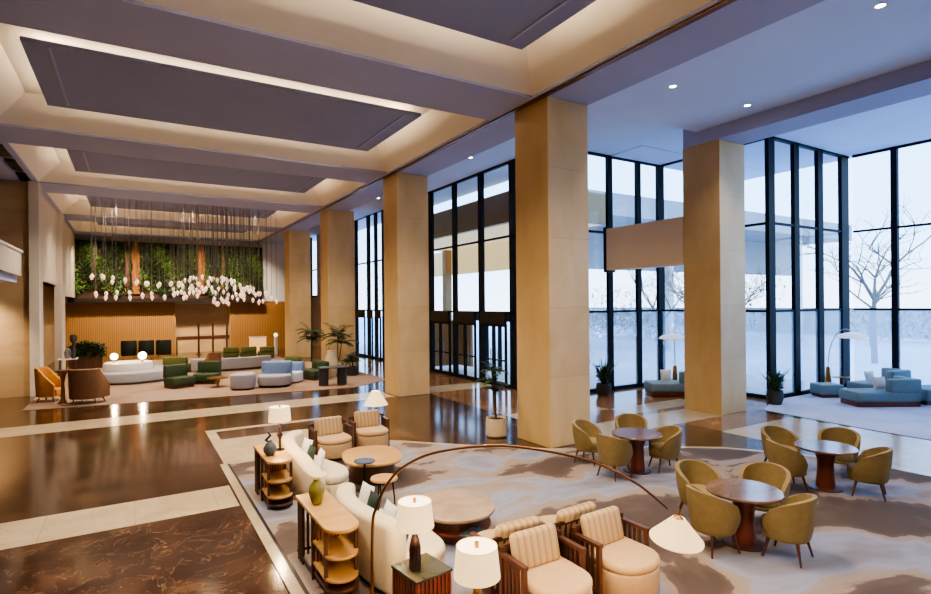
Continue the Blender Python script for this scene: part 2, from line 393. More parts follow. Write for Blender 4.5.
# soffit beams across, then long soffits left and right
prev = -9
for y0, y1 in COF2:
    ce.box(X0, X1, prev, y0, CZ, CZ+.25); prev = y1
ce.box(X0, X1, prev, 48, CZ, CZ+.25)
ce.box(-9, -3.62, -9, 48, CZ, CZ+.25); ce.box(-3.22, X0, -9, 48, CZ, CZ+.25)
ce.box(-3.62, -3.22, -9, 48, CZ+.2, CZ+.45)
ce.box(X1, 9.4, -9, 48, CZ, CZ+1.2)
ceiling = struct('ceiling', ce, M['ceil'], 'coffered lobby ceiling with daylight tinted lavender grey', 'ceiling')
for y0, y1 in COF2:
    g = .75; zt = 8.82
    m = MB()
    a = [(X0,y0,CZ+.06),(X1,y0,CZ+.06),(X1,y1,CZ+.06),(X0,y1,CZ+.06)]
    b = [(X0+g,y0+g,zt),(X1-g,y0+g,zt),(X1-g,y1-g,zt),(X0+g,y1-g,zt)]
    m.add(a+b, [(0,1,5,4),(1,2,6,5),(2,3,7,6),(3,0,4,7),(4,5,6,7)])
    m.build('coffer_recess', M['cove'], ceiling)
    i = 1.25; zp = 8.43
    pn = MB().box(X0+i, X1-i, y0+i+.2, y1-i, zp, zp+.08).build('coffer_panel', M['panel'], ceiling)
    s = MB()
    for xx in (X0+i+.42, X1-i-.46):
        s.box(xx, xx+.05, y0+i+.25, y1-i-.25, zp-.025, zp)
    s.build('vent_slot', M['ceil'], pn)
    s = MB(); e = .30
    za, zb = zp+.085, zp+.105
    s.box(X0+i+e, X1-i-e, y1-i-e-.06, y1-i-e, za, zb)
    s.box(X0+i+e, X0+i+e+.06, y0+i+.8, y1-i-e-.06, za, zb); s.box(X1-i-e-.06, X1-i-e, y0+i+.8, y1-i-e-.06, za, zb)
    s.build('cove_light', M['cove_led'], pn)
    MB().box(X0+i+e, X1-i-e, y0+i+.85, y0+i+.91, za, zb).build('cove_light', M['cove_led_soft'], pn)
gr = MB()
y = -4
while y < 43.5:
    gr.box(-3.60, -3.24, y, y+1.5, CZ+.1, CZ+.14); y += 2.1
tag(gr.build('air_grille', M['darkband']), 'long dark linear air grille in the left ceiling soffit', 'grille')
ca = MB().box(9.4, 14.72, -9, 10.6, 8.52, AZ+.3).box(9.4, 14.72, 10.6, 48, AZ, AZ+.3).box(14.7, 24.3, -9, 15.2, AZ, AZ+.3)
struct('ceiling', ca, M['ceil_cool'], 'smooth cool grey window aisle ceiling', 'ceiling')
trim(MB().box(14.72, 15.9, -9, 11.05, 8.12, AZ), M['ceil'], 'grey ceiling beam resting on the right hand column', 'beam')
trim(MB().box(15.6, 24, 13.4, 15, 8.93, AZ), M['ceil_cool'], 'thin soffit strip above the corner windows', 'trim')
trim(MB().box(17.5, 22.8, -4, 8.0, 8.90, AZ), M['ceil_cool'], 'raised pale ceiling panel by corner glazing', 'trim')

trim(MB().box(8.0, 8.12, -9, 44, 8.06, 8.1), M['bronze'], 'thin bronze strip standing in for a shadow line along the column soffit', 'shadow line')  # shade along the soffit ledge, put in as a thin box
# ------------------------------------------------------------------ columns
def column(x, y, h, label, w=1.26, d=1.26):
    o = MB().rbox(0, w, 0, d, 0, h, .012, .015, 1).build('column', M['column'], None, loc=(x,y,0))
    tag(o, label, 'column', 'square golden limestone columns')
    return o
column(8.15, 9.72, CZ, 'tall golden stone column, largest, beside the potted palm')
column(8.15, 18.1, CZ, 'golden stone column behind the pair of tan armchairs')
column(8.3, 26.8, CZ, 'golden stone column beside the indoor palms', 1.38)
column(8.42, 35.2, CZ, 'farthest golden stone column, near the end wall', 1.35)
column(14.72, 9.82, 8.12, 'golden stone column right of centre by the teal sofa')

# ------------------------------------------------------------------ walls, left side
trim_l = MB().box(-9, -3.32, 26.2, 27.0, 0, CZ)
struct('wall_left', trim_l, M['wallstone'], 'beige stone cross wall at the left edge')
struct('wall_left', MB().box(-3.32, -3.02, 26.0, 27.0, 0, CZ), M['plaster_light'], 'first pale pier of the left wall')
struct('wall_left', MB().box(-3.32, -3.02, 33.6, 35.2, 0, CZ), M['plaster_light'], 'second pale pier of the left wall')
struct('wall_left', MB().box(-3.32, -3.2, 27.0, 33.6, 4.45, CZ), M['plaster_light'], 'pale upper wall panel between the left piers')
struct('wall_left', MB().box(-3.32, -3.2, 35.2, 44, 3.95, CZ), M['plaster_light'], 'pale upper wall panel near the planted wall')
struct('wall_left', MB().box(-4.4, -4.2, 27.0, 44.2, 0, 4.6), M['wallstone'], 'beige recessed wall below the left panels')
struct('wall_left', MB().box(-9.2, -9, -9, 48, 0, CZ), M['wallstone'], 'outer left wall of the side aisle')
struct('wall_back', MB().box(-9.2, 24.3, -9.2, -9, 0, 9.2), M['wallstone'], 'wall behind the viewer')
# balcony parapet
bl = thing('balcony', 'white balcony parapet at the left edge', 'balcony', (-3.3, 0, 0)); bl['kind'] = 'structure'
MB().box(-.12, 0, 12, 24.3, 4.45, 5.25).box(-.12-4, 0, 24.2, 24.3, 4.45, 5.25).build('parapet', M['plaster_light'], bl)
MB().box(-.16, .04, 12, 24.34, 5.25, 5.32).build('handrail', M['white_paint'], bl)
MB().box(-5.6, -.12, 12, 24.2, 4.2, 4.45).build('balcony_floor', M['ceil'], bl)

# ------------------------------------------------------------------ end wall with planting
YE = 44.0
struct('wall_end', MB().box(-4.4, 8.5, YE, YE+.3, 3.5, CZ), M['plaster_light'], 'upper end wall behind the planting')
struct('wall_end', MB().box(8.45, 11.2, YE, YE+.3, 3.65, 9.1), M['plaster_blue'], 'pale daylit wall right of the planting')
struct('wall_end', MB().box(-4.4, 2.55, YE-.05, YE+.3, 0, 3.6), M['wall_golden'], 'golden oak slat wall under the planting')
struct('wall_end', MB().box(6.2, 11.2, YE-.05, YE+.3, 0, 3.6), M['wall_golden'], 'golden oak slat wall right of the stone niche')
struct('wall_end', MB().box(2.55, 6.2, YE+.6, YE+.8, 0, 3.6).box(2.55, 2.6, YE, YE+.8, 0, 3.6).box(6.15, 6.2, YE, YE+.8, 0, 3.6), M['wallstone'], 'beige stone niche in the end wall')
gw = thing('green_wall', 'long planted wall of dark foliage with bark panels', 'green wall', (0, YE, 0))
MB().box(-3.6, 8.45, -.3, -.02, 3.65, 7.75).build('backing', M['dark_wood_back'], gw)
MB().box(-3.6, 8.45, -.75, -.3, 3.62, 3.9).build('planter_shelf', M['darkband'], gw)
for xa, xb, mm in ((-.45,-.2,'wood_dark'), (-.05,.42,'wood_orange'), (3.9,4.45,'wood_orange'), (-2.2,-2.0,'wood_dark'), (5.6,5.75,'wood_mid'), (2.4,2.5,'wood_dark'), (-1.3,-1.2,'wood_dark'), (1.75,1.85,'wood_dark'), (3.2,3.28,'wood_dark')):
    MB().box(xa, xb, -.42, -.3, 4.2, 7.78).build('bark_panel', M[mm], gw)
fo = {0: MB(), 1: MB()}
gaps = [(-.45,-.2),(-.05,.42),(3.9,4.45),(-2.2,-2.0),(5.6,5.75)]
for k in range(11000):
    x = rnd.uniform(-3.5, 8.4)
    if any(a < x < b for a, b in gaps) and rnd.random() < .93: continue
    z = rnd.uniform(4.35+.25*math.sin(x*2.1), 7.75)
    yy = -.32-rnd.random()**.7*.42*(.6+.4*math.sin(x*5+z))
    d = (rnd.uniform(-1,1), rnd.uniform(-1,-.1), rnd.uniform(-.8,.6))
    fo[0 if math.sin(x*3.1+z*1.7)+rnd.uniform(-.8,.8) > -.1 else 1].quadleaf((x,yy,z), d, rnd.uniform(.12,.24), rnd.uniform(.05,.11))
tag(fo[0].build('foliage', M['leaf2'], gw), 'dark green foliage', kind='stuff')
tag(fo[1].build('foliage', M['leaf3'], gw), 'lighter green foliage', kind='stuff')
# bench and posts in the niche
b = thing('wall_bench', 'long dark bench shelf in the stone niche', 'bench', (4.4, YE+.3, 0))
MB().box(-1.75,1.75,-.22,.22,.95,1.15).build('shelf', M['wood_dark'], b)
MB().box(-1.7,1.7,-.18,.2,0,.95).build('body', M['wallstone'], b)
for i, (x, lb) in enumerate(((3.85,'left'),(4.75,'middle'),(5.65,'right'))):
    p = thing('display_post', 'slim dark post with small top, %s of three before the stone niche' % lb, 'post', (x, YE-2.2, 0), 0, 'slim dark posts before the niche')
    MB().box(-.06,.06,-.06,.06,0.03,2.1).build('post', M['wood_dark'], p)
    MB().box(-.2,.2,-.2,.2,0,.03).build('base', M['wood_dark'], p)

# ------------------------------------------------------------------ window walls
win = 0
def window_wall(axis, fixed, muls, s0, s1, z0, z1, label, transoms=(3.0, 6.0), haze=True, depth=.14, dirn=1, dark_lower=False):
    """axis 'x': wall runs along X at Y=fixed; axis 'y': runs along Y at X=fixed"""
    global win
    win += 1
    w = thing('window_%d' % win, label, 'window', (0,0,0)); w['kind'] = 'structure'
    def bx(mb, a0, a1, d0, d1, za, zb):
        if axis == 'x': mb.box(a0, a1, fixed+d0, fixed+d1, za, zb)
        else: mb.box(fixed+d0, fixed+d1, a0, a1, za, zb)
    for a0, a1 in muls:
        mb = MB(); bx(mb, a0, a1, -depth/2, depth/2, z0, z1); mb.build('mullion', M['black'], w)
    mb = MB(); bx(mb, s0, s1, -.07, .07, z0, z0+.12); bx(mb, s0, s1, -.07, .07, z1-.08, z1)
    mb.build('frame_rail', M['black'], w)
    for t in transoms:
        mb = MB(); bx(mb, s0, s1, -.05, .05, t-.04, t+.04); mb.build('transom', M['black'], w)
    zs = [z0+.1]+[t for t in transoms]+[z1]
    for i in range(len(zs)-1):
        mb = MB(); bx(mb, s0, s1, -.006, .006, zs[i], zs[i+1])
        mb.build('pane', M['glass_haze'] if (haze and i == 0) else M['glass'], w)
    return w
window_wall('y', 12.75, [(17.2,17.55),(19.45,19.82),(21.7,22.05),(24.0,24.4),(15.0,15.25)], 15, 24.42, 0, AZ, 'tall black framed entrance window behind the largest column', (2.98, 6.0), False, .1)
window_wall('y', 12.75, [(30.0,30.5),(31.3,31.7),(32.5,32.95),(34.7,35.1)], 30, 35.35, 0, 9.0, 'tall black framed window between second and third columns', (2.98, 6.0), False, .1)
window_wall('y', 12.75, [(43.6,43.9),(45.6,46.4)], 43.6, 46.4, 4.0, 9.1, 'narrow blue window beside the farthest column', (6.2,), False)
window_wall('x', 15.0, [(15.46,15.7),(17.06,17.28),(18.3,18.66),(12.75,12.95),(14.05,14.3)], 12.75, 18.55, 0, AZ, 'tall black framed window between the two largest columns')
window_wall('y', 18.5, [(12.0,12.2),(13.5,13.7)], 10.5, 15.0, 0, AZ, 'return window running back behind the right column')
window_wall('x', 10.5, [(18.35,18.72),(19.95,20.27),(21.57,21.92),(23.3,23.85)], 18.35, 23.9, 0, AZ, 'window of four thick black mullions right of the right column')
window_wall('y', 23.9, [(8.85,9.05),(6.2,6.4),(3.6,3.8),(1,1.2),(-1.6,-1.4),(-4.2,-4),(-6.8,-6.6)], -9, 10.3, 0, AZ, 'broad clear window at the right edge behind teal sofas', depth=.18)
struct('wall_right', MB().box(12.65, 12.95, 24.42, 30.0, 0, AZ), M['wallstone'], 'beige wall between entrance windows')
struct('wall_right', MB().box(12.65, 12.95, 35.35, 43.6, 0, 9.1).box(12.65,12.95,43.6,46.4,0,4).box(12.65,12.95,46.4,48,0,9.1), M['wallstone'], 'beige wall near the far columns')
struct('wall_end', MB().box(-9, 12.9, 47.8, 48, 0, 9.1), M['plaster_light'], 'rearmost wall behind the niche')
# entrance doors under the first window
dn = 0
for y0, y1 in ((17.65,19.42),(19.92,21.68),(22.14,24.0)):
    dn += 1
    d = thing('door_%d' % dn, 'black framed glass entrance door', 'door', (12.62, y0, 0)); d['kind'] = 'structure'
    L_ = y1-y0
    mb = MB().box(-.1,.02,0,L_,2.5,3.0); mb.build('door_header', M['darkband'], d)
    for k in range(2):
        a = L_*k/2; b_ = L_*(k+1)/2
        mb = MB().box(-.05,.03,a,a+.09,0,2.5).box(-.05,.03,b_-.09,b_,0,2.5).box(-.05,.03,a+.09,b_-.09,0,.16).box(-.05,.03,a+.09,b_-.09,2.4,2.5).box(-.05,.03,a+.09,b_-.09,1.02,1.08)
        mb.build('door_frame', M['black'], d)
        MB().box(-.09,-.06,a+(.5 if k==0 else .12),a+(.53 if k==0 else .15),.8,1.5).build('door_handle', M['steel'], d)
for y0, y1 in ((30.5,31.3),(31.8,32.6),(33.1,34.7)):
    dn += 1
    d = thing('door_%d' % dn, 'dark glazed door panel between far columns', 'door', (12.62, y0, 0)); d['kind'] = 'structure'
    L_ = y1-y0
    MB().box(-.08,.02,0,L_,2.5,3.0).build('door_header', M['darkband'], d)
    MB().box(-.05,.03,0,.08,0,2.5).box(-.05,.03,L_-.08,L_,0,2.5).box(-.05,.03,.08,L_-.08,0,.16).build('door_frame', M['black'], d)
# bulkhead (suspended beige panel) between the large columns
bk = thing('bridge_panel', 'suspended beige box panel spanning between the largest columns', 'panel', (14.75, 11.1, 0)); bk['kind'] = 'structure'
MB().box(0,.5,0,3.25,4.52,6.02).build('panel', M['bulkhead'], bk)
MB().box(0.05,.45,3.25,3.45,4.45,6.1).build('end_bracket', M['darkband'], bk)

# ------------------------------------------------------------------ outside
gd = MB().box(24.2, 150, -60, 150, -.35, -.25).box(13.2, 24.2, 15.4, 150, -.35, -.25).box(18.8,24.2,10.8,15.4,-.35,-.25).build('ground', M['ground']); tag(gd, 'pale snowy ground outside the windows', 'ground', kind='structure')
cb = thing('canopy_building', 'long grey flat roofed building outside beyond the windows', 'building', (0,0,-.25))
MB().box(24, 60, 26, 40, 9.4, 10.9).build('roof', M['concrete'], cb)
MB().box(24.5, 60, 31, 31.4, 6.2, 9.4).build('wall', M['concrete'], cb)
for k in range(4): MB().box(25+k*9, 25.5+k*9, 26.8, 27.3, 0, 9.4).build('post', M['concrete_w'], cb)
pc = thing('entrance_canopy', 'brown and gold entrance canopy outside the entrance doors', 'canopy', (0,0,-.25))
MB().box(14.6, 14.9, 18.6, 34, 7.3, 8.7).box(14.9,19.2,18.6,18.9,7.3,8.7).build('fascia', M['canopy_brown'], pc)
MB().box(14.9, 19.2, 18.9, 34, 7.3, 7.5).build('soffit', M['soffit_glow'], pc)
MB().box(19.0, 19.2, 20.6, 36, 5.6, 7.3).build('back_wall', M['soffit_glow'], pc)
for yy in (20.4, 33): MB().box(18.5, 18.95, yy, yy+.5, 0, 7.3).build('post', M['canopy_brown'], pc)
ev = thing('entrance_vestibule', 'dark framed glass vestibule outside the entrance doors', 'vestibule', (0,0,-.25))
MB().box(15.3, 15.5, 17.4, 26, 2.7, 3.2).build('header', M['darkband'], ev)
MB().box(15.25, 15.4, 24.6, 26, .25, 2.7).box(13.0, 15.25, 25.85, 26, .25, 2.7).build('side_panel', M['canopy_brown'], ev)
for k in range(6): MB().box(15.3, 15.45, 17.4+k*1.15, 17.55+k*1.15, .25, 2.7).build('frame_post', M['black'], ev)
fw = thing('garden_wall', 'low pale wall beyond the snowy ground outside', 'wall', (0,0,-.25))
MB().box(62, 62.6, -30, 70, 0, 2.6).build('wall', M['concrete_w'], fw)
MB().box(61.9, 62.7, -30, 70, 2.6, 2.8).build('coping', M['concrete'], fw)
def hedge(x0, x1, y0, y1, h, label):
    mb = MB(); 
    for k in range(1500):
        x = rnd.uniform(x0,x1); y = rnd.uniform(y0,y1); z = rnd.random()**.7*h
        d = (rnd.uniform(-1,1), rnd.uniform(-1,1), rnd.uniform(-.3,1))
        mb.quadleaf((x,y,z-.25), d, rnd.uniform(.5,1.0), rnd.uniform(.08,.16), .1)
    o = mb.build('hedge', M['hedge']); tag(o, label, 'hedge')
hedge(55, 57, 4, 24, 2.4, 'brown winter hedge outside the right window')
hedge(42, 44, 32, 46, 2.6, 'brown winter hedge outside beyond the middle windows')
hedge(58, 61, -12, 14, 5.0, 'tall pale brown thicket far outside the right edge window')
hedge(52, 56, 30, 60, 5.5, 'tall pale brown thicket far outside the middle windows')
def tree(x, y, h, seed, label, spread=1.0):
    rr = random.Random(seed); t = thing('bare_tree', label, 'tree', (x,y,-.25), 0, 'bare winter trees outside')
    tr_, br = MB(), MB()
    def grow(p, d, l, r_, depth):
        q = p+d*l*.5+Vector((rr.uniform(-.1,.1),rr.uniform(-.1,.1),0))*l*.5
        e = p+d*l
        (tr_ if depth == 0 else br).tube([p,q,e], r_, 6 if depth < 2 else 4, r_*.62)
        if depth >= 5: return
        for k in range(3 if depth in (0,1) else 2+(rr.random() < .5)):
            ax = Vector((rr.uniform(-1,1),rr.uniform(-1,1),rr.uniform(-.2,.4))).normalized()
            nd = (d*.75+ax*.8*spread).normalized(); nd.z = max(nd.z, -.05); nd.normalize()
            grow(e if rr.random() < .75 else q, nd, l*rr.uniform(.6,.82), r_*.6, depth+1)
    grow(Vector((0,0,0)), Vector((.05,.02,1)).normalized(), h*.3, h*.014, 0)
    tr_.build('trunk', M['bark'], t, True); br.build('branches', M['bark'], t)
tree(36, 14.5, 12, 3, 'large bare tree outside the right edge window')
tree(44, 10, 10, 5, 'bare tree partly cropped at the far right')
tree(48, 19.5, 10, 8, 'bare tree behind the large one outside')
tree(38, 24, 9, 11, 'bare tree seen between thick window mullions')
tree(31, 22, 9, 13, 'bare tree outside between the two largest columns')
tree(26.5, 21.5, 8, 17, 'smaller bare tree near the middle windows')

# ------------------------------------------------------------------ green things
def fronds(mb, c, n, L, w, up=.6, seed=1, lift=1.0):
    rr = random.Random(seed)
    for k in range(n):
        a = 2*PI*k/n+rr.uniform(-.3,.3); el = rr.uniform(.25, 1.2)*lift
        pts = []
        p = Vector(c); d = Vector((math.cos(a)*math.cos(el), math.sin(a)*math.cos(el), math.sin(el)))
        ln = L*rr.uniform(.75,1.1)
        for i in range(7):
            pts.append(p.copy()); p = p+d*ln/7; d.z -= .22; d.normalize()
        mb.tube(pts, .008, 4, .003)
        for i in range(1,7):
            for sgn in (-1,1):
                t = (pts[i]-pts[i-1]).normalized(); s_ = t.cross(Vector((0,0,1))).normalized()*sgn
                for j in (0,.5):
                    q = pts[i-1].lerp(pts[i], j)
                    mb.quadleaf(q, (s_+t*.7-Vector((0,0,.25))), w*(1.15-i/9), w*.22, .15)
def palm(x, y, label, trunks, potmat, potr, poth, seed):
    t = thing('potted_palm', label, 'plant', (x,y,.012 if y > 20 else 0))
    p = MB().lathe([(potr*.85,0),(potr,.04),(potr*1.03,poth*.6),(potr,poth),(potr*.9,poth),(potr*.88,poth-.05)], 28).build('pot', potmat, t, True)
    MB().lathe([(0.01,poth-.05),(potr*.87,poth-.05),(potr*.87,poth-.04),(0.01,poth-.04)], 20).build('soil', M['soil'], p)
    s = MB(); f = MB()
    for i, (dx, dy, h, L) in enumerate(trunks):
        s.tube([(0,0,poth-.06),(dx*.4,dy*.4,h*.5),(dx,dy,h)], .03, 6, .018)
        fronds(f, (dx,dy,h), 11, L, L*.28, seed=seed+i)
    s.build('stem', M['stem'], t); tag(f.build('fronds', M['leaf2'], t), kind='stuff')
palm(7.82, 11.42, 'slender palm in a round cream pot left of largest column', [(-.12,-.02,1.35,.55),(.06,.12,1.1,.42),(-.02,.15,1.65,.5)], M['pot_cream'], .26, .46, 2)
palm(8.42, 25.75, 'tall indoor palm in front of the third column', [(0,0,1.85,1.15),(.15,-.15,1.5,1.0)], M['pot_cream'], .3, .6, 5)
palm(7.3, 26.3, 'tall indoor palm left of the third column', [(0,0,2.0,1.0),(.1,.2,1.7,.9)], M['pot_cream'], .3, .6, 9)
palm(8.85, 24.9, 'low bushy palm at the foot of the third column', [(0,0,.8,.6),(.1,.2,.6,.55),(-.2,0,.65,.55)], M['pot_dark'], .28, .4, 12)
def spiky(x, y, label, h, n, pm, pr, ph, seed):
    rr = random.Random(seed); t = thing('potted_plant', label, 'plant', (x,y,.012 if y < 10 else .003))
    p = MB().lathe([(pr*.75,0),(pr,ph*.5),(pr*.9,ph),(pr*.8,ph),(pr*.78,ph-.04)], 24).build('pot', pm, t, True)
    MB().lathe([(.01,ph-.04),(pr*.77,ph-.04),(pr*.77,ph-.03),(.01,ph-.03)], 16).build('soil', M['soil'], p)
    f = MB()
    for k in range(n):
        a = rr.uniform(0,2*PI); tl = rr.uniform(.05,.5)
        d = Vector((math.cos(a)*tl, math.sin(a)*tl, 1)).normalized(); z = ph-.04
        l = h*rr.uniform(.6,1.05)
        s_ = Vector((-math.sin(a), math.cos(a), 0))*.035
        b0 = Vector((math.cos(a)*pr*.3, math.sin(a)*pr*.3, z)); m_ = b0+d*l*.6; e = b0+d*l+Vector((math.cos(a),math.sin(a),-.1))*l*.15*tl*3
        f.add([b0-s_*.6,b0+s_*.6,m_+s_,m_-s_,e], [(0,1,2,3),(3,2,4)])
    for k in range(60):
        a = rr.uniform(0,2*PI); f.quadleaf((math.cos(a)*pr*.4, math.sin(a)*pr*.4, ph+rr.random()*h*.6), (math.cos(a),math.sin(a),.5), .22, .08)
    f.build('leaves', M['leaf'], t)
spiky(14.4, 14.2, 'spiky green plant in dark pot by the middle windows', 1.0, 28, M['pot_dark'], .28, .45, 3)
spiky(17.75, 9.95, 'leafy plant in dark pot beside thick window mullions', .85, 34, M['pot_dark'], .26, .45, 4)
pb = thing('planter_box', 'brown planter trough with bushy shrubs near the left wall', 'planter', (-2.2,36.2,.012))
MB().box(-.75,.75,-.35,.35,.0,.6).build('box', M['wood_dark'], pb)
f = MB()
for k in range(900):
    x = rnd.uniform(-.75,.8); y = rnd.uniform(-.4,.4); z = .6+rnd.random()*(.8-.3*abs(x))
    f.quadleaf((x,y,z), (rnd.uniform(-1,1),rnd.uniform(-1,.5),rnd.uniform(-.2,1)), .28, .12)
tag(f.build('shrubs', M['leaf'], pb), kind='stuff')

# ------------------------------------------------------------------ tub chairs and dining tables
def make_tub():
    t = thing('tub_chair', 'x', 'chair', (0,0,0), 0, 'olive mustard tub chairs around the walnut tables')
    # front is -Y
    n = 26; vs = []; fs = []
    outer = []; rows = 7
    def surf(rin, flip):
        pts = []
        for j in range(rows):
            v = j/(rows-1)
            for i in range(n):
                th = R(-128+256*i/(n-1)); k = abs(th)/R(128)
                top = .80-.24*k**2.2*(1 if k < 1 else 1)
                z = .29+(top-.29)*v
                if k > .86: z = min(z, .29+(top-.29)*v*(1-(k-.86)/.14*.35))
                rad = .255+.06*v+.012*math.sin(v*PI) - rin
                pts.append((rad*math.sin(th)*1.02, rad*math.cos(th)*.98, z))
        return pts
    o_ = surf(0, False); i_ = surf(.055, True)
    N = n*rows; vs = o_+i_
    for j in range(rows-1):
        for i in range(n-1):
            a = j*n+i
            fs.append((a+1,a,a+n,a+n+1)); fs.append((N+a,N+a+1,N+a+n+1,N+a+n))
    for i in range(n-1):
        a = (rows-1)*n+i; fs.append((a+1,a,N+a,N+a+1)); a = i; fs.append((a,a+1,N+a+1,N+a))
    for j in range(rows-1):
        a = j*n; fs.append((a,N+a,N+a+n,a+n)); a = j*n+n-1; fs.append((a,a+n,N+a+n,N+a))
    MB().add(vs, fs).build('shell', M['mustard'], t, True)
    pts = []
    for k in range(28):
        a = 2*PI*k/28; r_ = .245
        pts.append((r_*math.cos(a)*1.02, r_*math.sin(a)-(.04 if math.sin(a) < 0 else 0)*abs(math.sin(a))-.0))
    MB().rprism(pts, .30, .46, .04).build('seat_cushion', M['mustard_in'], t, True)
    MB().rprism([(p[0]*.98,p[1]*.98) for p in pts], .25, .31, .02).build('seat_base', M['mustard'], t, True)
    for sx in (-1,1):
        for sy in (-1,1):
            MB().tube([(sx*.15,sy*.15,.27),(sx*.21,sy*.21,.0)], .022, 8, .012).build('leg', M['wood_dark'], t)
    return t
tub0 = make_tub(); tub0.scale = (1.08,1.08,1.05); used = [False]
def place_tub(x, y, rz, label):
    if not used[0]:
        used[0] = True; tub0.location = (x,y,0.014); tub0.rotation_euler = (0,0,rz); tub0['label'] = label; return
    dup(tub0, (x,y,.014), rz, label)
def make_dining(x, y, label):
    t = thing('dining_table', label, 'table', (x,y,.014), 0, 'round walnut tables on the carpet')
    MB().lathe([(.46,.70),(.485,.715),(.485,.735),(.475,.745)], 48).build('tabletop', M['tabletop'], t, True)
    MB().lathe([(.155,.02),(.13,.3),(.13,.5),(.19,.70)], 24).build('pedestal', M['wood_red'], t, True)
    MB().lathe([(.27,0),(.27,.02),(.16,.035)], 32).build('base', M['wood_dark'], t, True)
TT = [(7.17,4.46,((8.08,4.70),(7.36,5.29),(6.66,4.58),(7.27,3.93)),'nearest to the arc lamp shade'),
      (10.5,5.0,((11.55,5.26),(10.77,5.94),(9.96,5.37),(10.72,4.42)),'beside the right hand carpet edge'),
      (8.5,7.5,((9.28,8.35),(8.12,8.45),(7.85,7.48),(9.02,7.26)),'at the foot of the largest column')]
posn = [['right','rear','left','front']]*3
for (x, y, cs, lb), pn in zip(TT, posn):
    make_dining(x, y, 'round walnut dining table '+lb)
    for (cx, cy), q in zip(cs, pn):
        place_tub(cx, cy, math.atan2(cy-y, cx-x)-PI/2, 'olive mustard tub chair, %s seat of table %s' % (q, lb))

# ------------------------------------------------------------------ slatted lounge armchairs
def make_lounge():
    t = thing('lounge_armchair', 'x', 'armchair', (0,0,0), 0, 'tan armchairs with slatted walnut frames')
    W = .40; # front -Y
    # seat: rounded front
    pts = []
    for k in range(13):
        a = R(180+180*k/12); pts.append((.365*math.cos(a), -.12+.30*math.sin(a)))
    pts += [(.365,.30),(-.365,.30)]
    MB().rprism(pts, .06, .36, .03).build('seat_base', M['tan_fab'], t, True)
    MB().rprism([(p[0]*1.0,p[1]*1.02) for p in pts], .35, .46, .05).build('seat_cushion', M['tan_fab'], t, True)
    c = MB().rbox(-.31,.31,-.07,.07,0,.40,.06,.065); 
    c.xf(Matrix.Translation((0,.24,.43)) @ Matrix.Rotation(R(-14),4,'X'))
    c.build('back_cushion', M['tan_stripe'], t, True)
    for sx in (-1,1):
        MB().box(sx*W-.025,sx*W+.025,-.06,-.01,0,.62).build('front_leg', M['wood_dark'], t)
        MB().box(sx*W-.025,sx*W+.025,.33,.38,0,.70).build('rear_leg', M['wood_dark'], t)
        m = MB().box(sx*W-.03,sx*W+.03,-.07,.38,.60,.64)
        m.build('armrest', M['wood_dark'], t)
        m = MB()
        for k in range(4): m.box(sx*W-.012,sx*W+.012,.05+k*.07,.085+k*.07,.12,.60)
        m.box(sx*W-.02,sx*W+.02,-.03,.35,.09,.13)
        m.build('side_slats', M['wood_dark'], t)
    m = MB().box(-W,W,.345,.375,.66,.71).box(-W,W,.345,.375,.09,.13)
    for k in range(8): m.box(-.33+k*.09,-.30+k*.09,.35,.37,.13,.66)
    m.build('back_slats', M['wood_dark'], t)
    return t
l0 = make_lounge()
l0.location = (3.80,4.52,.014); l0['label'] = 'tan slatted armchair in the front row beside the lit table lamps'
dup(l0, (4.82,4.50,.014), R(2), 'tan slatted armchair in the front row under the arc lamp')
dup(l0, (3.80,5.42,.014), R(178), 'tan slatted armchair back to back behind front left one')
dup(l0, (4.66,5.40,.014), R(182), 'tan slatted armchair back to back behind front right one')
dup(l0, (3.72,11.75,.014), R(3), 'tan slatted armchair left of pair facing honey coffee table')
dup(l0, (4.7,12.0,.014), R(-3), 'tan slatted armchair right of pair beside the cone floor lamp')

# ------------------------------------------------------------------ coffee and side tables
def ellipse(a, b, n=40, p=2.3, rot=0):
    o = []
    for k in range(n):
        t_ = 2*PI*k/n; c_, s_ = math.cos(t_), math.sin(t_)
        x = a*math.copysign(abs(c_)**(2/p), c_); y = b*math.copysign(abs(s_)**(2/p), s_)
        o.append((x*math.cos(rot)-y*math.sin(rot), x*math.sin(rot)+y*math.cos(rot)))
    return o
t = thing('coffee_table', 'honey wood coffee table before the pair of armchairs', 'coffee table', (3.93,10.0,.014))
MB().rprism(ellipse(.56,.70,24,2.6,R(-12)), .38, .43, .015).build('tabletop', M['wood_honey'], t, True)
MB().rprism(ellipse(.42,.56,28,2.4,R(-12)), 0, .38, .02).build('base', M['wood_dark'], t, True)
t = thing('coffee_table', 'taupe stone topped oval coffee table behind the table lamps', 'coffee table', (4.0,6.95,.014))
MB().rprism(ellipse(.58,.66,40,2.1,R(-10)), .36, .41, .015).build('tabletop', M['stone_top'], t, True)
MB().rprism(ellipse(.40,.48,32,2.1,R(-10)), 0, .36, .02).build('base', M['wood_dark'], t, True)
MB().rprism(ellipse(.52,.58,36,2.1,R(-10)), .15, .18, .008).build('lower_shelf', M['wood_red'], t, True)
bo = MB().rbox(-.17,.17,-.12,.12,0,.04,.01).build('book', M['ceramic_slate'], None, True, loc=(3.94,6.32,.20), rot=(0,0,R(20)))
tag(bo, 'grey book lying on the shelf of the taupe table', 'book')
t = thing('side_table', 'small round grey topped table on a dark pole', 'side table', (3.52,9.32,.014))
MB().lathe([(.18,.52),(.19,.53),(.18,.545)], 28).build('tabletop', M['ceramic_slate'], t, True)
MB().tube([(0,0,.02),(0,0,.52)], .02, 10).build('pole', M['black'], t)
MB().lathe([(.13,0),(.13,.015),(.02,.02)], 24).build('base', M['black'], t, True)
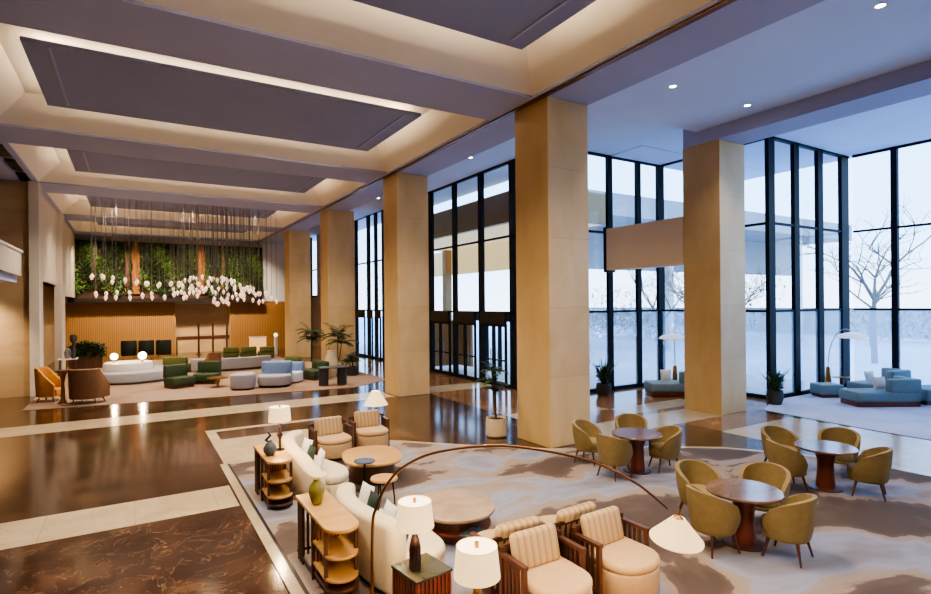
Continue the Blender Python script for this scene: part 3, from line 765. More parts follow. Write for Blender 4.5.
t = thing('side_table', 'small round honey topped stool table on three legs', 'side table', (3.55,8.50,.014))
MB().lathe([(.22,.42),(.23,.43),(.22,.455)], 28).build('tabletop', M['wood_honey'], t, True)
for k in range(3):
    a = R(90+120*k); MB().tube([(.14*math.cos(a),.14*math.sin(a),.42),(.18*math.cos(a),.18*math.sin(a),0)], .012, 8).build('leg', M['black'], t)

# ------------------------------------------------------------------ serpentine sofas
def catmull(pts, n=6):
    out = []
    P = [Vector(p) for p in pts]
    for i in range(len(P)-1):
        p0 = P[max(0,i-1)]; p1 = P[i]; p2 = P[i+1]; p3 = P[min(len(P)-1,i+2)]
        for k in range(n):
            t_ = k/n
            out.append(.5*((2*p1)+(-p0+p2)*t_+(2*p0-5*p1+4*p2-p3)*t_*t_+(-p0+3*p1-3*p2+p3)*t_**3))
    out.append(P[-1]); return out
def sofa(x, y, label, back, front, hb=.78, prof=None):
    """back: centre line of backrest (far -> near); front: seat front outline (near -> far)"""
    t = thing('curved_sofa', label, 'sofa', (x,y,.014))
    b = [(p.x,p.y) for p in catmull([Vector((q[0],q[1],0)) for q in back])]
    f = [(p.x,p.y) for p in catmull([Vector((q[0],q[1],0)) for q in front])]
    MB().rprism(b+f, .0, .30, .03).build('seat_base', M['cream_fab'], t, True)
    MB().rprism([(p[0],p[1]) for p in b+f], .29, .44, .055).build('seat_cushion', M['cream_fab'], t, True)
    w = .13; out = []; inn = []; n = len(b)
    for i in range(n):
        a = Vector(b[max(0,i-1)]); c = Vector(b[min(n-1,i+1)]); d = (c-a).normalized(); nn = Vector((-d.y,d.x))
        out.append((b[i][0]-nn.x*w, b[i][1]-nn.y*w)); inn.append((b[i][0]+nn.x*w, b[i][1]+nn.y*w))
    def cap(c, p0, p1):
        o=[]; 
        c = Vector(c); r0 = Vector(p0)-c
        for k in range(1,6):
            a = -PI*k/6; o.append((c.x+r0.x*math.cos(a)-r0.y*math.sin(a), c.y+r0.x*math.sin(a)+r0.y*math.cos(a)))
        return o
    # outline: inner side forward, cap at end, outer side back, cap at start
    endc = cap(b[-1], inn[-1], out[-1]); stc = cap(b[0], out[0], inn[0])
    poly = inn+endc+out[::-1]+stc
    mb = MB().rprism(poly, .02, hb, .07, 4)
    if prof:
        def hh(yy):
            for (ya, ha), (yb, hb_) in zip(prof, prof[1:]):
                if yb <= yy <= ya:
                    u = (ya-yy)/(ya-yb); u = u*u*(3-2*u); return ha+(hb_-ha)*u
            return prof[0][1] if yy > prof[0][0] else prof[-1][1]
        mb.v = [(v[0], v[1], v[2] if v[2] < .3 else .3+(v[2]-.3)*(hh(v[1])-.3)/(hb-.3)) for v in mb.v]
    mb.build('backrest', M['cream_fab'], t, True)
    return t
sofa(2.4, 9.95, 'cream curved sofa beside the smaller shelf unit with lamp',
     [(.34,1.0),(.12,.75),(.04,.35),(.08,-.1),(.16,-.45),(.28,-.72)], [(.40,-.93),(.62,-.92),(.80,-.70),(.85,-.35),(.74,.1),(.64,.5),(.55,.95)], .84, [(.6,.86),(-.1,.74),(-.8,.46)])
sofa(2.45, 6.75, 'cream curved sofa beside the larger shelf unit and arc lamp',
     [(.25,1.15),(.10,.8),(.0,.4),(-.02,-.1),(.02,-.6),(.10,-.95)], [(.26,-1.13),(.5,-1.15),(.76,-.95),(.82,-.55),(.72,.0),(.58,.5),(.45,1.1)], .82, [(1.1,.66),(.5,.76),(-1,.84)])
def pillow(x, y, z, s, m, label, rot):
    mb = MB(); n = 9; vs=[]; fs=[]
    for side in (1,-1):
        for j in range(n):
            for i in range(n):
                u = i/(n-1)*2-1; v = j/(n-1)*2-1
                h = (1-u*u)**.6*(1-v*v)**.6*.3*s
                vs.append((u*s/2*(1-.07*(1-abs(v))**1), side*h*.5*1.0, v*s/2*(1-.07*(1-abs(u)))))
    N = n*n
    for j in range(n-1):
        for i in range(n-1):
            a = j*n+i; fs.append((a,a+n,a+n+1,a+1)); fs.append((N+a,N+a+1,N+a+n+1,N+a+n))
    o = mb.add(vs,fs).build('throw_pillow', m, None, True, loc=(x,y,z), rot=rot); tag(o, label, 'pillow', 'throw pillows on the curved sofas')
Zp = .014+.44
for x, y, s, m, a, lb in (
    (2.74,10.45,.42,'white_fab',100,'white throw pillow at the far end of far cream sofa'),
    (2.68,9.95,.40,'darkgreen_fab',92,'dark green throw pillow on far cream sofa'),
    (2.74,9.55,.42,'white_fab',85,'white throw pillow in front of far sofa dark pillow'),
    (2.74,7.35,.42,'white_fab',96,'white throw pillow at the far end of near cream sofa'),
    (2.68,6.93,.42,'darkgreen_fab',92,'dark green throw pillow, farther one on near cream sofa'),
    (2.72,6.50,.42,'white_fab',88,'white throw pillow between two dark ones on near sofa'),
    (2.74,6.08,.40,'darkgreen_fab',84,'dark green throw pillow beside arc lamp on near sofa')):
    s *= .88; pillow(x+.05, y, Zp+.0+s*.47, s, M[m], lb, (R(-16), 0, R(a+180)))

# ------------------------------------------------------------------ rounded shelf units
def shelf_unit(x, y, L, W, H, label):
    t = thing('shelf_unit', label, 'shelf unit', (x,y,.014))
    def outline(d=0):
        pts = [(d,L-d),(d,W*.35+d)]
        pts = [(d,L-d)]
        for k in range(13):
            a = R(180+180*k/12); pts.append((W/2+(W/2-d)*math.cos(a), W/2+(W/2-d)*math.sin(a)))
        pts.append((W-d,L-d)); return pts
    MB().rprism(outline(), H-.05, H, .015).build('top', M['wood_honey'], t, True)
    LN = .70   # length of the shelved near part
    def near(d=0):
        return [(d,LN)]+outline(d)[1:-1]+[(W-d,LN)]
    for z in (H*.60, H*.28):
        MB().rprism(near(.01), z-.035, z, .01).build('shelf', M['wood_honey'], t, True)
    MB().rprism(near(.02), .06, .10, .008).build('bottom', M['wood_dark'], t)
    MB().box(.05, W-.05, LN-.06, LN-.03, .10, H-.05).build('back_panel', M['wood_mid'], t)
    m = MB()
    for i in range(8):
        xx = .06+i*(W-.12)/7; m.box(xx-.008, xx+.008, LN-.08, LN-.06, .10, H-.05)
    m.build('slats', M['wood_red'], t)
    m = MB().box(0.02,W-.02,L-.06,L-.03,.06,.10)
    for i in range(7):
        xx = .035+i*(W-.07)/6; m.box(xx-.014, xx+.014, L-.06, L-.03, .0, H-.05)
    m.build('end_slats', M['wood_dark'], t)
    m = MB().box(.01,.03,LN,L-.03,.06,.10).box(W-.03,W-.01,LN,L-.03,.06,.10)
    for i in range(3):
        yy = L-.12-i*.09; m.box(.0,.03,yy-.03,yy,0,H-.05)
    m.build('side_slats', M['wood_dark'], t)
    for px, py in ((.01,W*.42),(W-.05,W*.42),(.0,LN-.04),(W-.04,LN-.04)):
        MB().box(px,px+.04,py,py+.04,0,H-.05).build('leg', M['wood_dark'], t)
    return t
shelf_unit(1.83, 5.98, 1.45, .42, .80, 'larger honey topped shelf unit with rounded end, olive vase on it')
shelf_unit(1.84, 9.12, 1.35, .42, .80, 'smaller looking honey topped shelf unit carrying the lit lamp')
ZT = .814
def vase(x, y, z, prof, m, label, name='vase', cat='vase'):
    o = MB().lathe(prof, 24).build(name, m, None, True, loc=(x,y,z)); tag(o, label, cat); return o
vase(1.98, 6.95, ZT, [(.05,0),(.075,.06),(.10,.16),(.085,.24),(.035,.30),(.045,.32)], M['ceramic_olive'], 'olive green gourd vase on the larger shelf unit')
vase(1.96, 9.62, ZT, [(.06,0),(.10,.06),(.11,.12),(.07,.2),(.03,.23),(.04,.25)], M['ceramic_slate'], 'slate grey round vase on the smaller shelf unit')
sc = thing('sculpture', 'small dark twisted sculpture beside the slate vase', 'sculpture', (2.0,9.98,ZT))
MB().tube([(0,0,.02),(.06,.03,.1),(-.03,.02,.18),(.04,-.02,.26),(0,0,.32)], .03, 8, .02).build('figure', M['black'], sc, True)
MB().lathe([(.06,0),(.06,.02),(.02,.03)], 16).build('base', M['black'], sc, True)

# ------------------------------------------------------------------ lamps
def light_pt(x, y, z, e, col=(1,.72,.42), r_=.06, parent=None):
    d = bpy.data.lights.new('lamp_glow','POINT'); d.energy = e; d.color = col; d.shadow_soft_size = r_
    o = bpy.data.objects.new('lamp_glow', d); C.objects.link(o); o.location = (x,y,z); return o
def table_lamp(x, y, z, hb, r0, r1, hs, label, style='bottle', base=M['ceramic_dark'], e=26):
    t = thing('table_lamp', label, 'lamp', (x,y,z))
    if style == 'bottle': MB().lathe([(.05,0),(.062,.02),(.062,hb*.55),(.045,hb*.75),(.03,hb*.85),(.03,hb)], 20).build('base', base, t, True)
    else: MB().lathe([(.08,0),(.08,.02),(.02,.03),(.02,hb*.4),(.05,hb*.55),(.02,hb*.7),(.015,hb)], 20).build('base', base, t, True)
    MB().lathe([(.02,hb),(.02,hb+.04)], 12).build('socket', M['brass'], t, True)
    z0 = hb+.03
    s = MB().lathe([(r0,z0),(r1,z0+hs)], 36, cap=False).build('lamp_shade', M['shade'], t, True)
    MB().lathe([(r1*.97,z0+hs-.02),(r1*.97,z0+hs-.015)], 36).build('top_diffuser', M['shade_in'], s, True)
    MB().lathe([(.018,z0+hs-.015),(.018,z0+hs+.03)], 10).build('finial', M['brass'], s, True)
    MB().lathe([(r1*1.005,z0+hs-.012),(r1*1.012,z0+hs),(r1*.99,z0+hs)], 36, cap=False).build('shade_rim', M['shade_soft'], s, True)
    light_pt(x, y, z-.03+hb+hs*.1, e)
    return t
table_lamp(2.18, 9.88, ZT, .48, .19, .17, .25, 'lit table lamp with white drum shade on smaller shelf unit', 'turned', M['ceramic_dark'], 24)
def side_cabinet(x, y, w, d, h, label, top, rz=0):
    t = thing('side_cabinet', label, 'side cabinet', (x,y,.014), rz)
    MB().rbox(-w/2-.01,w/2+.01,-d/2-.01,d/2+.01,h-.03,h,.008).build('top', top, t, True)
    MB().box(-w/2+.02,w/2-.02,-d/2+.02,d/2-.02,.04,h-.03).build('body', M['wood_red'], t)
    m = MB(); n = 9
    for k in range(n):
        a = -w/2+.01+k*(w-.04)/(n-1); m.box(a,a+.022,-d/2,-d/2+.02,.03,h-.03); m.box(a,a+.022,d/2-.02,d/2,.03,h-.03)
        a = -d/2+.01+k*(d-.04)/(n-1); m.box(-w/2,-w/2+.02,a,a+.022,.03,h-.03); m.box(w/2-.02,w/2,a,a+.022,.03,h-.03)
    m.build('slats', M['wood_red'], t)
    for sx in (-1,1):
        for sy in (-1,1): MB().box(sx*(w/2-.05)-.02,sx*(w/2-.05)+.02,sy*(d/2-.05)-.02,sy*(d/2-.05)+.02,0,.05).build('foot', M['black'], t)
side_cabinet(2.55, 5.12, .44, .46, .60, 'reddish slatted side cabinet with dark green top under lamp', M['green_top'], R(8))
table_lamp(2.46, 5.09, .614, .42, .20, .17, .26, 'lit drum table lamp with dark bottle base on side cabinet', 'bottle', M['ceramic_dark'], 30)
side_cabinet(2.52, 3.80, .6, .44, .60, 'dark slatted side cabinet at bottom edge under nearest lamp', M['green_top'], 0)
table_lamp(2.36, 3.74, .614, .50, .19, .165, .25, 'nearest lit drum table lamp at the bottom edge', 'bottle', M['bronze'], 30)
# cone floor lamp behind the armchairs
t = thing('floor_lamp', 'slim floor lamp with lit cone shade behind the armchairs', 'lamp', (5.12,12.75,.005))
MB().lathe([(.15,0),(.15,.02),(.02,.03)], 24).build('base', M['black'], t, True)
MB().tube([(0,0,.02),(0,0,.98)], .014, 8).build('pole', M['black'], t)
s = MB().lathe([(.30,.86),(.10,1.2)], 32, cap=False).build('lamp_shade', M['shade'], t, True)
MB().lathe([(.095,1.18),(.095,1.2)], 24).build('top_diffuser', M['shade_in'], s)
light_pt(5.12,12.75,.98,16)
# arc lamp over the carpet
A = (2.15,5.5)
t = thing('arc_lamp', 'bronze arc floor lamp with big lit cone shade over carpet', 'lamp', (A[0],A[1],.014))
MB().lathe([(.15,0),(.15,.03),(.03,.04)], 28).build('base', M['bronze'], t, True)
pts = [(2.15,5.5,.03),(2.16,5.52,.6),(2.17,5.51,1.03),(2.20,5.48,1.17),(2.25,5.43,1.34),(2.33,5.35,1.51),(2.42,5.25,1.63),(2.58,5.08,1.76),(2.76,4.88,1.84),(2.94,4.68,1.89),(3.12,4.49,1.915),(3.29,4.3,1.91),(3.45,4.12,1.89),(3.64,3.91,1.85),(3.77,3.77,1.80),(3.89,3.64,1.73),(4.01,3.51,1.63),(4.1,3.41,1.53),(4.17,3.33,1.44)]
pts = [(p[0]-A[0],p[1]-A[1],p[2]) for p in pts]
MB().tube(catmull(pts, 4), .0165, 10, .011).build('arm', M['bronze'], t, True)
ct = MB().lathe([(.235,.06),(.237,.07),(.055,.27),(.05,.27)], 40, cap=False)
tilt = Matrix.Translation((2.08,-2.21,1.10)) @ Matrix.Rotation(R(7),4,'X')
s = ct.xf(tilt).build('lamp_shade', M['shade_soft'], t, True)
MB().lathe([(.05,.27),(.03,.285),(.012,.30),(.01,.35)], 16).xf(tilt).build('shade_cap', M['brass'], s, True)
light_pt(4.23,3.27,1.22,26)

# ------------------------------------------------------------------ window seating (teal)
def teal_sofa(x, y, rz, label, seat=1.0, pil=None, mirror=1):
    t = thing('island_sofa', label, 'sofa', (x,y,.012), rz, 'teal grey island sofas by the windows')
    m = mirror
    def bx(a0,a1,b0,b1,z0,z1,r_=.04):
        return MB().rbox(min(a0*m,a1*m),max(a0*m,a1*m),b0,b1,z0,z1,r_)
    bx(-1.0,.95,-.42,.42,.0,.16,.015).build('plinth', M['wood_red'], t, True)
    bx(-1.05,.98,-.46,.46,.15,.46,.06).build('seat', M['teal_fab'], t, True)
    bx(-.02,.98,-.46,-.2,.44,.86,.05).build('backrest', M['teal_fab'], t, True)
    bx(.72,.98,-.2,.44,.44,.86,.05).build('side_backrest', M['teal_fab'], t, True)
    return t
teal_sofa(20.35, 8.05, R(-31), 'teal grey sofa with wooden plinth by right window')
teal_sofa(16.7, 12.9, R(-31), 'teal grey sofa behind the right hand column')
t = teal_sofa(22.55, 8.95, R(-12), 'teal grey sofa farther back beside the window corner')
o = thing('ottoman', 'small teal grey ottoman left of the far window sofa', 'ottoman', (20.6,9.75,.012), R(-31))
MB().rbox(-.4,.4,-.35,.35,.1,.44,.05).build('seat', M['teal_fab'], o, True)
MB().box(-.34,.34,-.3,.3,0,.1).build('plinth', M['wood_red'], o)
o = thing('chaise', 'low teal grey chaise at the right edge of photo', 'chaise', (22.1,7.35,.012), R(-20))
MB().rbox(-.7,.9,-.45,.45,.12,.50,.06).build('seat', M['teal_fab'], o, True)
MB().box(-.64,.84,-.4,.4,0,.12).build('plinth', M['wood_dark'], o)
t = thing('side_table', 'bronze cylinder side table between teal sofas', 'side table', (21.2,6.75,.012))
MB().lathe([(.18,0),(.16,.1),(.16,.45),(.2,.53)], 24).build('drum', M['brass'], t, True)
MB().lathe([(.21,.53),(.21,.55)], 24).build('tabletop', M['white_paint'], t, True)
t = thing('side_table', 'brass topped side table under the window arc lamp', 'side table', (22.2,10.0,.012))
MB().lathe([(.3,.5),(.3,.53)], 24).build('tabletop', M['brass'], t, True)
MB().lathe([(.1,0),(.06,.1),(.06,.5)], 16).build('pedestal', M['bronze'], t, True)
pillow(20.28, 8.05, .70, .42, M['white_fab'], 'white pillow on the right window teal sofa', (R(-14),0,R(-31)))
pillow(21.7, 8.9, .70, .40, M['white_fab'], 'white pillow on the farther window sofa', (R(-14),0,R(-20)))
pillow(16.45, 13.15, .70, .40, M['white_fab'], 'white pillow on the sofa behind right column', (R(-14),0,R(-31)))
def dome_lamp(x, y, label, dx, dy):
    t = thing('arc_lamp', label, 'lamp', (x,y,.012))
    MB().lathe([(.12,0),(.10,.5),(.07,.9),(.03,.95)], 20).build('base', M['brass'], t, True)
    p = []
    for k in range(12):
        a = k/11*PI*.62; p.append((dx*.5*(1-math.cos(a)), dy*.5*(1-math.cos(a)), .95+1.35*math.sin(a)))
    MB().tube(p, .015, 8).build('arm', M['steel'], t)
    e = p[-1]
    MB().lathe([(.52,-.12),(.42,-.02),(.22,.05),(.03,.08)], 32, c=(e[0],e[1],e[2]-.1), cap=False).build('lamp_shade', M['shade_white'], t, True)
    light_pt(x+e[0], y+e[1], e[2]-.25, 6)
dome_lamp(21.45, 10.1, 'tall arc lamp with white dome shade by right window', .9, -.75)
dome_lamp(17.4, 13.5, 'arc lamp with white dome shade behind right column', -.75, -.5)

# ------------------------------------------------------------------ far lounge
def shell_chair(name, x, y, rz, label, m, cat='armchair', group=None, w=.7, h=.85, legs=True, legm=None, seatm=None):
    t = thing(name, label, cat, (x,y,.012), rz, group)
    a = w/2
    pts = [(a*math.cos(R(k)), .02+a*math.sin(R(k))) for k in range(0,181,15)]+[(-a,-.30),(-a+.1,-.30)]
    inner = [((a-.1)*math.cos(R(k)), .02+(a-.1)*math.sin(R(k))) for k in range(180,-1,-15)]
    poly = pts+inner+[(a-.1,-.30),(a,-.30)]
    mb = MB().rprism(poly, .18, h, .03)
    vs = []
    for v in mb.v:
        if v[2] > .5:
            k = min(1, max(0, (.15-v[1])/.4)); vs.append((v[0],v[1]+.05*(1-k),v[2]-(h-.6)*k*(v[2]-.5)/(h-.5)))
        else: vs.append(v)
    mb.v = vs
    mb.build('shell', m, t, True)
    MB().rprism([(p[0]*.78, p[1]*.8-.04) for p in pts[:13]]+[(-a*.78,-.36),(a*.78,-.36)], .2, .45, .04).build('seat', seatm or m, t, True)
    for sx in (-1,1):
        for sy in (-1,1): MB().tube([(sx*a*.6,sy*.2,.2),(sx*a*.75,sy*.26,0)], .02, 6).build('leg', legm or M['wood_dark'], t)
    return t
shell_chair('armchair', -2.55, 24.3, R(70), 'amber velvet armchair against the left wall', M['orange_fab'], w=.75, h=1.2)
shell_chair('armchair', -1.35, 23.2, R(150), 'cocoa brown armchair with pale arms beside amber one', M['brown_fab'], w=1.1, h=1.2, seatm=M['grey_fab'])
t = thing('pedestal_table', 'bronze hourglass pedestal table between amber and brown chairs', 'side table', (-2.1,23.5,.012))
MB().lathe([(.16,0),(.07,.12),(.05,.7),(.09,.98),(.2,1.1)], 20).build('pedestal', M['brass'], t, True)
MB().lathe([(.24,1.1),(.24,1.14)], 24).build('tabletop', M['wood_dark'], t, True)
t = thing('console_table', 'narrow table against the left wall with a vase', 'table', (-2.75,33.0,.0))
MB().rbox(-.4,.4,-.35,.35,.78,.83,.01).build('tabletop', M['white_paint'], t, True)
for sx in (-1,1):
    for sy in (-1,1): MB().tube([(sx*.3,sy*.25,.78),(sx*.33,sy*.28,0)], .02, 6).build('leg', M['wood_dark'], t)
vase(-2.75, 33.0, .83, [(.08,0),(.13,.1),(.15,.3),(.09,.45),(.06,.5)], M['grey_fab'], 'pale grey vase on the table by left wall')
vase(-2.5, 32.8, .83, [(.08,0),(.1,.3),(.05,.75),(.14,.85),(.16,1.0),(.12,1.15),(.03,1.2)], M['pot_dark'], 'dark ornament beside the pale vase', 'ornament', 'ornament')
# round white banquette
t = thing('round_banquette', 'round two tier white banquette in far lounge', 'banquette', (0.0,29.1,.012))
MB().lathe([(1.62,0.03),(1.66,.05),(1.72,.1),(1.72,.38),(1.66,.46),(.9,.47),(.01,.47)], 40).build('seat', M['grey_fab'], t, True)
MB().lathe([(1.55,0.0),(1.55,.03)], 40).build('plinth', M['wood_red'], t)
MB().lathe([(1.0,.46),(.98,.74),(.93,.8),(.01,.8)], 36, c=(-.2,.3,0)).build('centre', M['white_paint'], t, True)
def globe(x, y, z, r_, label):
    t = thing('globe_lamp', label, 'lamp', (x,y,z))
    MB().lathe([(.08,0),(.08,.02),(.02,.04),(.02,.12)], 16).build('base', M['brass'], t, True)
    MB().lathe([(r_*math.sin(PI*k/10)+.001, .12+r_-r_*math.cos(PI*k/10)) for k in range(11)], 16).build('globe', M['bright_bulb'], t, True)
    light_pt(x, y, z+.6, 25)
globe(-.75, 29.45, .812, .15, 'glowing globe lamp, left one on the white banquette')
globe(.35, 29.0, .812, .17, 'glowing globe lamp, right one on the white banquette')
for i, (x, y, lb) in enumerate(((-.25,41.5,'left'),(.72,41.2,'middle'),(1.7,40.9,'right'))):
    shell_chair('armchair', x, y, R(180), 'dark green backed armchair, %s of three before slat wall' % lb, M['blackgreen_fab'], group='dark armchairs before the slat wall', w=.9, h=1.15, seatm=M['brown_fab'])
# green club chairs
def club(x, y, rz, label, m, w=.9, h=.8, cat='armchair', group=None):
    t = thing('club_chair', label, cat, (x,y,.012), rz, group)
    MB().rbox(-w/2,w/2,-.4,.4,.12,.44,.05).build('seat', m, t, True)
    MB().rbox(-w/2,w/2,.2,.45,.4,h,.06).build('backrest', m, t, True)
    MB().box(-w/2+.05,w/2-.05,-.35,.4,0,.12).build('plinth', M['wood_dark'], t)
    return t
club(1.62, 25.35, R(25), 'forest green club chair, left one near the far rug edge', M['green_fab'], .95, .92)
club(2.7, 25.95, R(-25), 'forest green club chair, right one near the far rug edge', M['green_fab'], .95, .92)
club(1.95, 31.2, R(150), 'olive green low chair behind the forest green pair', M['olive_fab'], 1.2, .8)
shell_chair('armchair', 3.3, 29.0, R(200), 'brown shell armchair behind the right green club chair', M['brown_fab'], w=.7, h=1.1)
t = thing('coffee_table', 'small brass table between green chairs and blue sofa', 'coffee table', (2.95,24.5,.012))
MB().lathe([(.4,.36),(.4,.4)], 28).build('tabletop', M['brass'], t, True)
MB().lathe([(.25,0),(.05,.03),(.05,.36)], 20).build('pedestal', M['brass'], t, True)
# long curved grey sofa
def arc_poly(r0, r1, a0, a1, n=20):
    return [(r1*math.cos(R(a0+(a1-a0)*k/n)), r1*math.sin(R(a0+(a1-a0)*k/n))) for k in range(n+1)]+[(r0*math.cos(R(a1-(a1-a0)*k/n)), r0*math.sin(R(a1-(a1-a0)*k/n))) for k in range(n+1)]
t = thing('long_curved_sofa', 'long curved pale grey sofa behind the blue pieces', 'sofa', (4.3,35.0,.012))
MB().rprism(arc_poly(4.0,4.8,-112,-66), .1, .45, .04).build('seat', M['grey_fab'], t, True)
MB().rprism(arc_poly(4.7,4.95,-112,-66), .1, .66, .05).build('backrest', M['grey_fab'], t, True)
# blue grey sofa pieces
t = thing('curved_sofa', 'blue grey velvet curved sofa at the far rug edge', 'sofa', (4.98,23.4,.012), R(-25))
MB().rprism(ellipse(.66,.6,28,2.6), .08, .48, .06).build('seat', M['grey_fab'], t, True)
MB().rprism([(p[0]*.8,p[1]*.3+.4) for p in ellipse(.78,.6,24,3)], .4, 1.0, .08).build('backrest', M['blue_fab'], t, True)
MB().rprism(ellipse(.6,.54,28,2.6), 0, .08, .01).build('plinth', M['black'], t)
t = thing('ottoman', 'pale grey ottoman left of blue velvet sofa', 'ottoman', (3.75,23.35,.012), R(-25))
MB().rprism(ellipse(.46,.5,24,2.8), .06, .62, .06).build('seat', M['grey_fab'], t, True)
MB().rprism(ellipse(.42,.45,24,2.8), 0, .06, .01).build('plinth', M['black'], t)
t = thing('curved_sofa', 'pale blue curved sofa right behind the velvet one', 'sofa', (5.85,24.2,.012), R(-35))
MB().rprism(ellipse(.45,.5,28,2.6), .05, .46, .06).build('seat', M['plaster_blue'], t, True)
MB().rprism([(p[0]*.8,p[1]*.3+.35) for p in ellipse(.55,.55,24,3)], .4, .85, .07).build('backrest', M['blue_fab'], t, True)
club(6.95, 24.6, R(-75), 'green club sofa near the third column', M['green_fab'], 1.2, .8)
club(6.2, 26.3, R(-60), 'olive green club chair behind the green club sofa', M['olive_fab'], 1.0, .9)
for i, (x, y, lb) in enumerate(((5.2,37.0,'left'),(6.2,36.7,'middle'),(7.2,36.3,'right'))):
    club(x, y, R(180), 'low olive chair, %s of three behind the long sofa' % lb, M['olive_fab'], .9, .75, group='low olive chairs behind the long sofa')
t = thing('reception_podium', 'glowing amber onyx podium in the far lounge', 'podium', (7.3,39.5,0))
MB().box(-.5,.5,-.3,.3,.08,1.15).build('body', M['onyx'], t)
MB().box(-.52,.52,-.32,.32,0,.08).build('plinth', M['wood_dark'], t)
MB().box(-.54,.54,-.34,.34,1.15,1.2).build('top', M['white_paint'], t)
t = thing('floor_lamp', 'slim white column lamp right of glowing podium', 'lamp', (8.3,38.6,0))
MB().lathe([(.12,0),(.12,1.2),(.08,1.22)], 16).build('base', M['white_paint'], t, True)
MB().lathe([(.1,1.22),(.14,1.3),(.1,1.42),(.02,1.45)], 16).build('lamp_shade', M['shade_in'], t, True)
t = thing('table', 'narrow glass topped table on dark drums right of olive sofa', 'table', (7.1,22.3,.012), R(-10))
MB().rbox(-.6,.6,-.35,.35,.72,.76,.01).build('tabletop', M['ceramic_slate'], t, True)
for x in (-.4,.35): MB().lathe([(.2,0),(.2,.70),(.18,.72)], 20, c=(x,0,0)).build('drum_leg', M['pot_dark'], t, True)
vase(7.86, 25.0, .012, [(.2,0),(.3,.3),(.32,.7),(.2,1.1),(.22,1.2)], M['pot_cream'], 'tall cream floor vase between the two indoor palms')

# ------------------------------------------------------------------ pendant cluster
def make_pendant():
    t = thing('pendant_light', 'small frosted glass pendant hanging on a thin rod', 'pendant', (0,0,0), 0, 'frosted glass pendants of the hanging cluster')
    MB().lathe([(.012,.1),(.028,.12),(.035,.16),(.06,.19),(.075,.24),(.072,.28),(.045,.33),(.02,.36)], 10).build('glass_shade', M['bulb'], t, True)
    return t
pd0 = make_pendant()
rod_cache = {}
def rod_mesh(L):
    k = round(L, 1)
    if k not in rod_cache:
        mb = MB().tube([(0,0,.36),(0,0,k)], .011, 5)
        me = bpy.data.meshes.new('rod'); me.from_pydata(mb.v, [], mb.f); me.materials.append(M['steel']); rod_cache[k] = me
    return rod_cache[k]
spots = []
pr = random.Random(21)
for i, x in enumerate([-1.65,-1.25,-.85,-.35,.15,.6,1.15,1.6,2.05,2.55]):
    for j, y in enumerate((30.6, 31.8)):
        for z in (4.55-.06*j+pr.uniform(-.1,.1), 3.62+pr.uniform(-.12,.2)):
            spots.append((x+pr.uniform(-.06,.06)+(.2 if z < 4 else 0), y+pr.uniform(-.3,.3), z-.05*i*(z > 4.3)))
ok = 0
while ok < 88:
    x = pr.uniform(1.7, 6.6); y = pr.uniform(29.9, 33.3); u = (x-1.6)/5
    if any((x-q[0])**2+(y-q[1])**2 < .2**2 for q in spots): continue
    spots.append((x, y, 3.72+.3*math.sin(u*5)+pr.uniform(-.2,.7))); ok += 1
for k in range(9):
    a = 2*PI*k/9; spots.append((3.75+.34*math.cos(a), 29.6-.0+.34*math.sin(a)+.0, 3.2+.12*(k % 3)))
for i, (x, y, z) in enumerate(spots):
    # keep rods clear of the crowd: stop at the panel underside
    top = 8.43
    if i == 0: p = pd0; p.location = (x,y,z)
    else:
        p = dup(pd0, (x,y,z), 0)
    L_ = top-z
    r_ = bpy.data.objects.new('rod', rod_mesh(L_)); C.objects.link(r_); r_.parent = p

# ------------------------------------------------------------------ downlights
def downlight(x, y, z, label, e=0, col=(1,.85,.65), spot=True, size=1.9):
    t = thing('downlight', label, 'downlight', (x,y,z), 0, 'recessed ceiling downlights')
    MB().lathe([(.075,-.012),(.10,-.012),(.10,.0),(.075,.0)], 20, cap=False).build('ring', M['white_paint'], t, True)
    MB().lathe([(.001,-.006),(.075,-.006),(.075,-.003),(.001,-.003)], 16).build('lens', M['downlight'], t)
    if e:
        d = bpy.data.lights.new('spot','SPOT'); d.energy = e; d.color = col; d.spot_size = size; d.spot_blend = .8; d.shadow_soft_size = .15
        o = bpy.data.objects.new('spot', d); C.objects.link(o); o.location = (x,y,z-.05)
AZ_ = AZ
dl = [(11.1,8.6,'above the gap right of the largest column'),(13.9,8.45,'left of the right hand column beam'),(11.25,4.4,'at the top right of the photo'),(18.2,8.9,'beyond the right beam by corner windows'),
      (11.1,17.8,'in the aisle left of the largest column'),(11.1,22,'in the aisle before the entrance doors'),(11.1,27,'in the aisle by second column'),(11.1,32,'in the aisle by third column'),(11.4,1,'in the aisle nearest the viewer'),(11.2,13.6,'in the aisle behind the largest column')]
for x, y, lb in dl: downlight(x, y, AZ-.05 if x == 18.2 else (8.52 if y < 10 else AZ), 'small round recessed downlight '+lb, 160)
# added fill spots below the coffer panels, without any fixtures
for y in (-1.6, 6.7, 15.1, 23.3, 31.6, 39.6):
    for x in (-.6, 2.45, 5.5):
        d = bpy.data.lights.new('fill_spot','SPOT'); d.energy = 850; d.color = (1,.84,.66); d.spot_size = 2.3; d.spot_blend = .9; d.shadow_soft_size = .25
        o = bpy.data.objects.new('fill_spot', d); C.objects.link(o); o.location = (x,y,8.38)
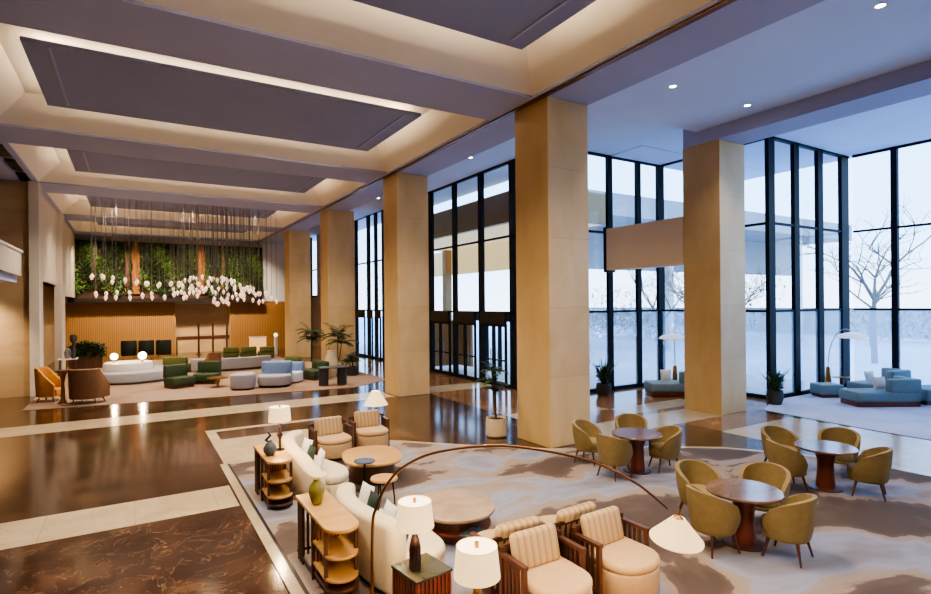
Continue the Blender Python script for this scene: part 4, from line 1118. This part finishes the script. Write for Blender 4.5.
# unseen wash spots added to brighten the end wall and left wall
for x in (-2,1,4,7):
    d = bpy.data.lights.new('wall_fill','SPOT'); d.energy = 900; d.color = (1,.78,.5); d.spot_size = 1.5; d.spot_blend = .9; d.shadow_soft_size = .1
    o = bpy.data.objects.new('wall_fill', d); C.objects.link(o); o.location = (x,40.2,7.9); o.rotation_euler = (R(42),0,0)
for y in (24.5,):
    d = bpy.data.lights.new('wall_fill','SPOT'); d.energy = 350; d.color = (1,.76,.5); d.spot_size = 1.6; d.spot_blend = .9; d.shadow_soft_size = .1
    o = bpy.data.objects.new('wall_fill', d); C.objects.link(o); o.location = (-5,y,4.1); o.rotation_euler = (R(35),0,0)

# ------------------------------------------------------------------ world and daylight
w = bpy.data.worlds.new('World'); bpy.context.scene.world = w; w.use_nodes = True
nt = w.node_tree; bg = nt.nodes['Background']
tc = nt.nodes.new('ShaderNodeTexCoord'); sp = nt.nodes.new('ShaderNodeSeparateXYZ'); cr = nt.nodes.new('ShaderNodeValToRGB')
nt.links.new(tc.outputs['Generated'], sp.inputs[0]); nt.links.new(sp.outputs['Z'], cr.inputs[0]); nt.links.new(cr.outputs[0], bg.inputs[0])
cr.color_ramp.elements[0].position = 0; cr.color_ramp.elements[0].color = (.62,.74,.95,1)
cr.color_ramp.elements[1].position = .5; cr.color_ramp.elements[1].color = (.30,.55,1,1)
e = cr.color_ramp.elements.new(.12); e.color = (.38,.62,1,1)
bg.inputs[1].default_value = 2.3
# daylight through the window walls (portals help the sampling)
def portal(loc, rot, sx, sy, e, col=(.7,.82,1)):
    d = bpy.data.lights.new('daylight','AREA'); d.shape = 'RECTANGLE'; d.size = sx; d.size_y = sy; d.energy = e; d.color = col
    o = bpy.data.objects.new('daylight', d); C.objects.link(o); o.location = loc; o.rotation_euler = rot; d.cycles.is_portal = True; return d
portal((24.6, 1, 4.6), (0, R(90), 0), 8.4, 17, 900)
portal((21.1, 10.9, 4.6), (R(-90), 0, 0), 5, 8.4, 350)
portal((15.6, 15.6, 4.6), (R(-90), 0, 0), 5, 8.4, 350)
portal((13.3, 20.5, 4.6), (0, R(90), 0), 8.4, 8, 300)
portal((13.3, 32.6, 4.6), (0, R(90), 0), 8.4, 5, 160)
sc_ = bpy.context.scene
sc_.view_settings.view_transform = 'AgX'
sc_.view_settings.look = 'AgX - Medium High Contrast'
sc_.view_settings.exposure = 1.32
sc_.cycles.max_bounces = 8; sc_.cycles.diffuse_bounces = 4; sc_.cycles.glossy_bounces = 3; sc_.cycles.transparent_max_bounces = 12
sc_.cycles.sample_clamp_indirect = 4; sc_.cycles.use_denoising = True
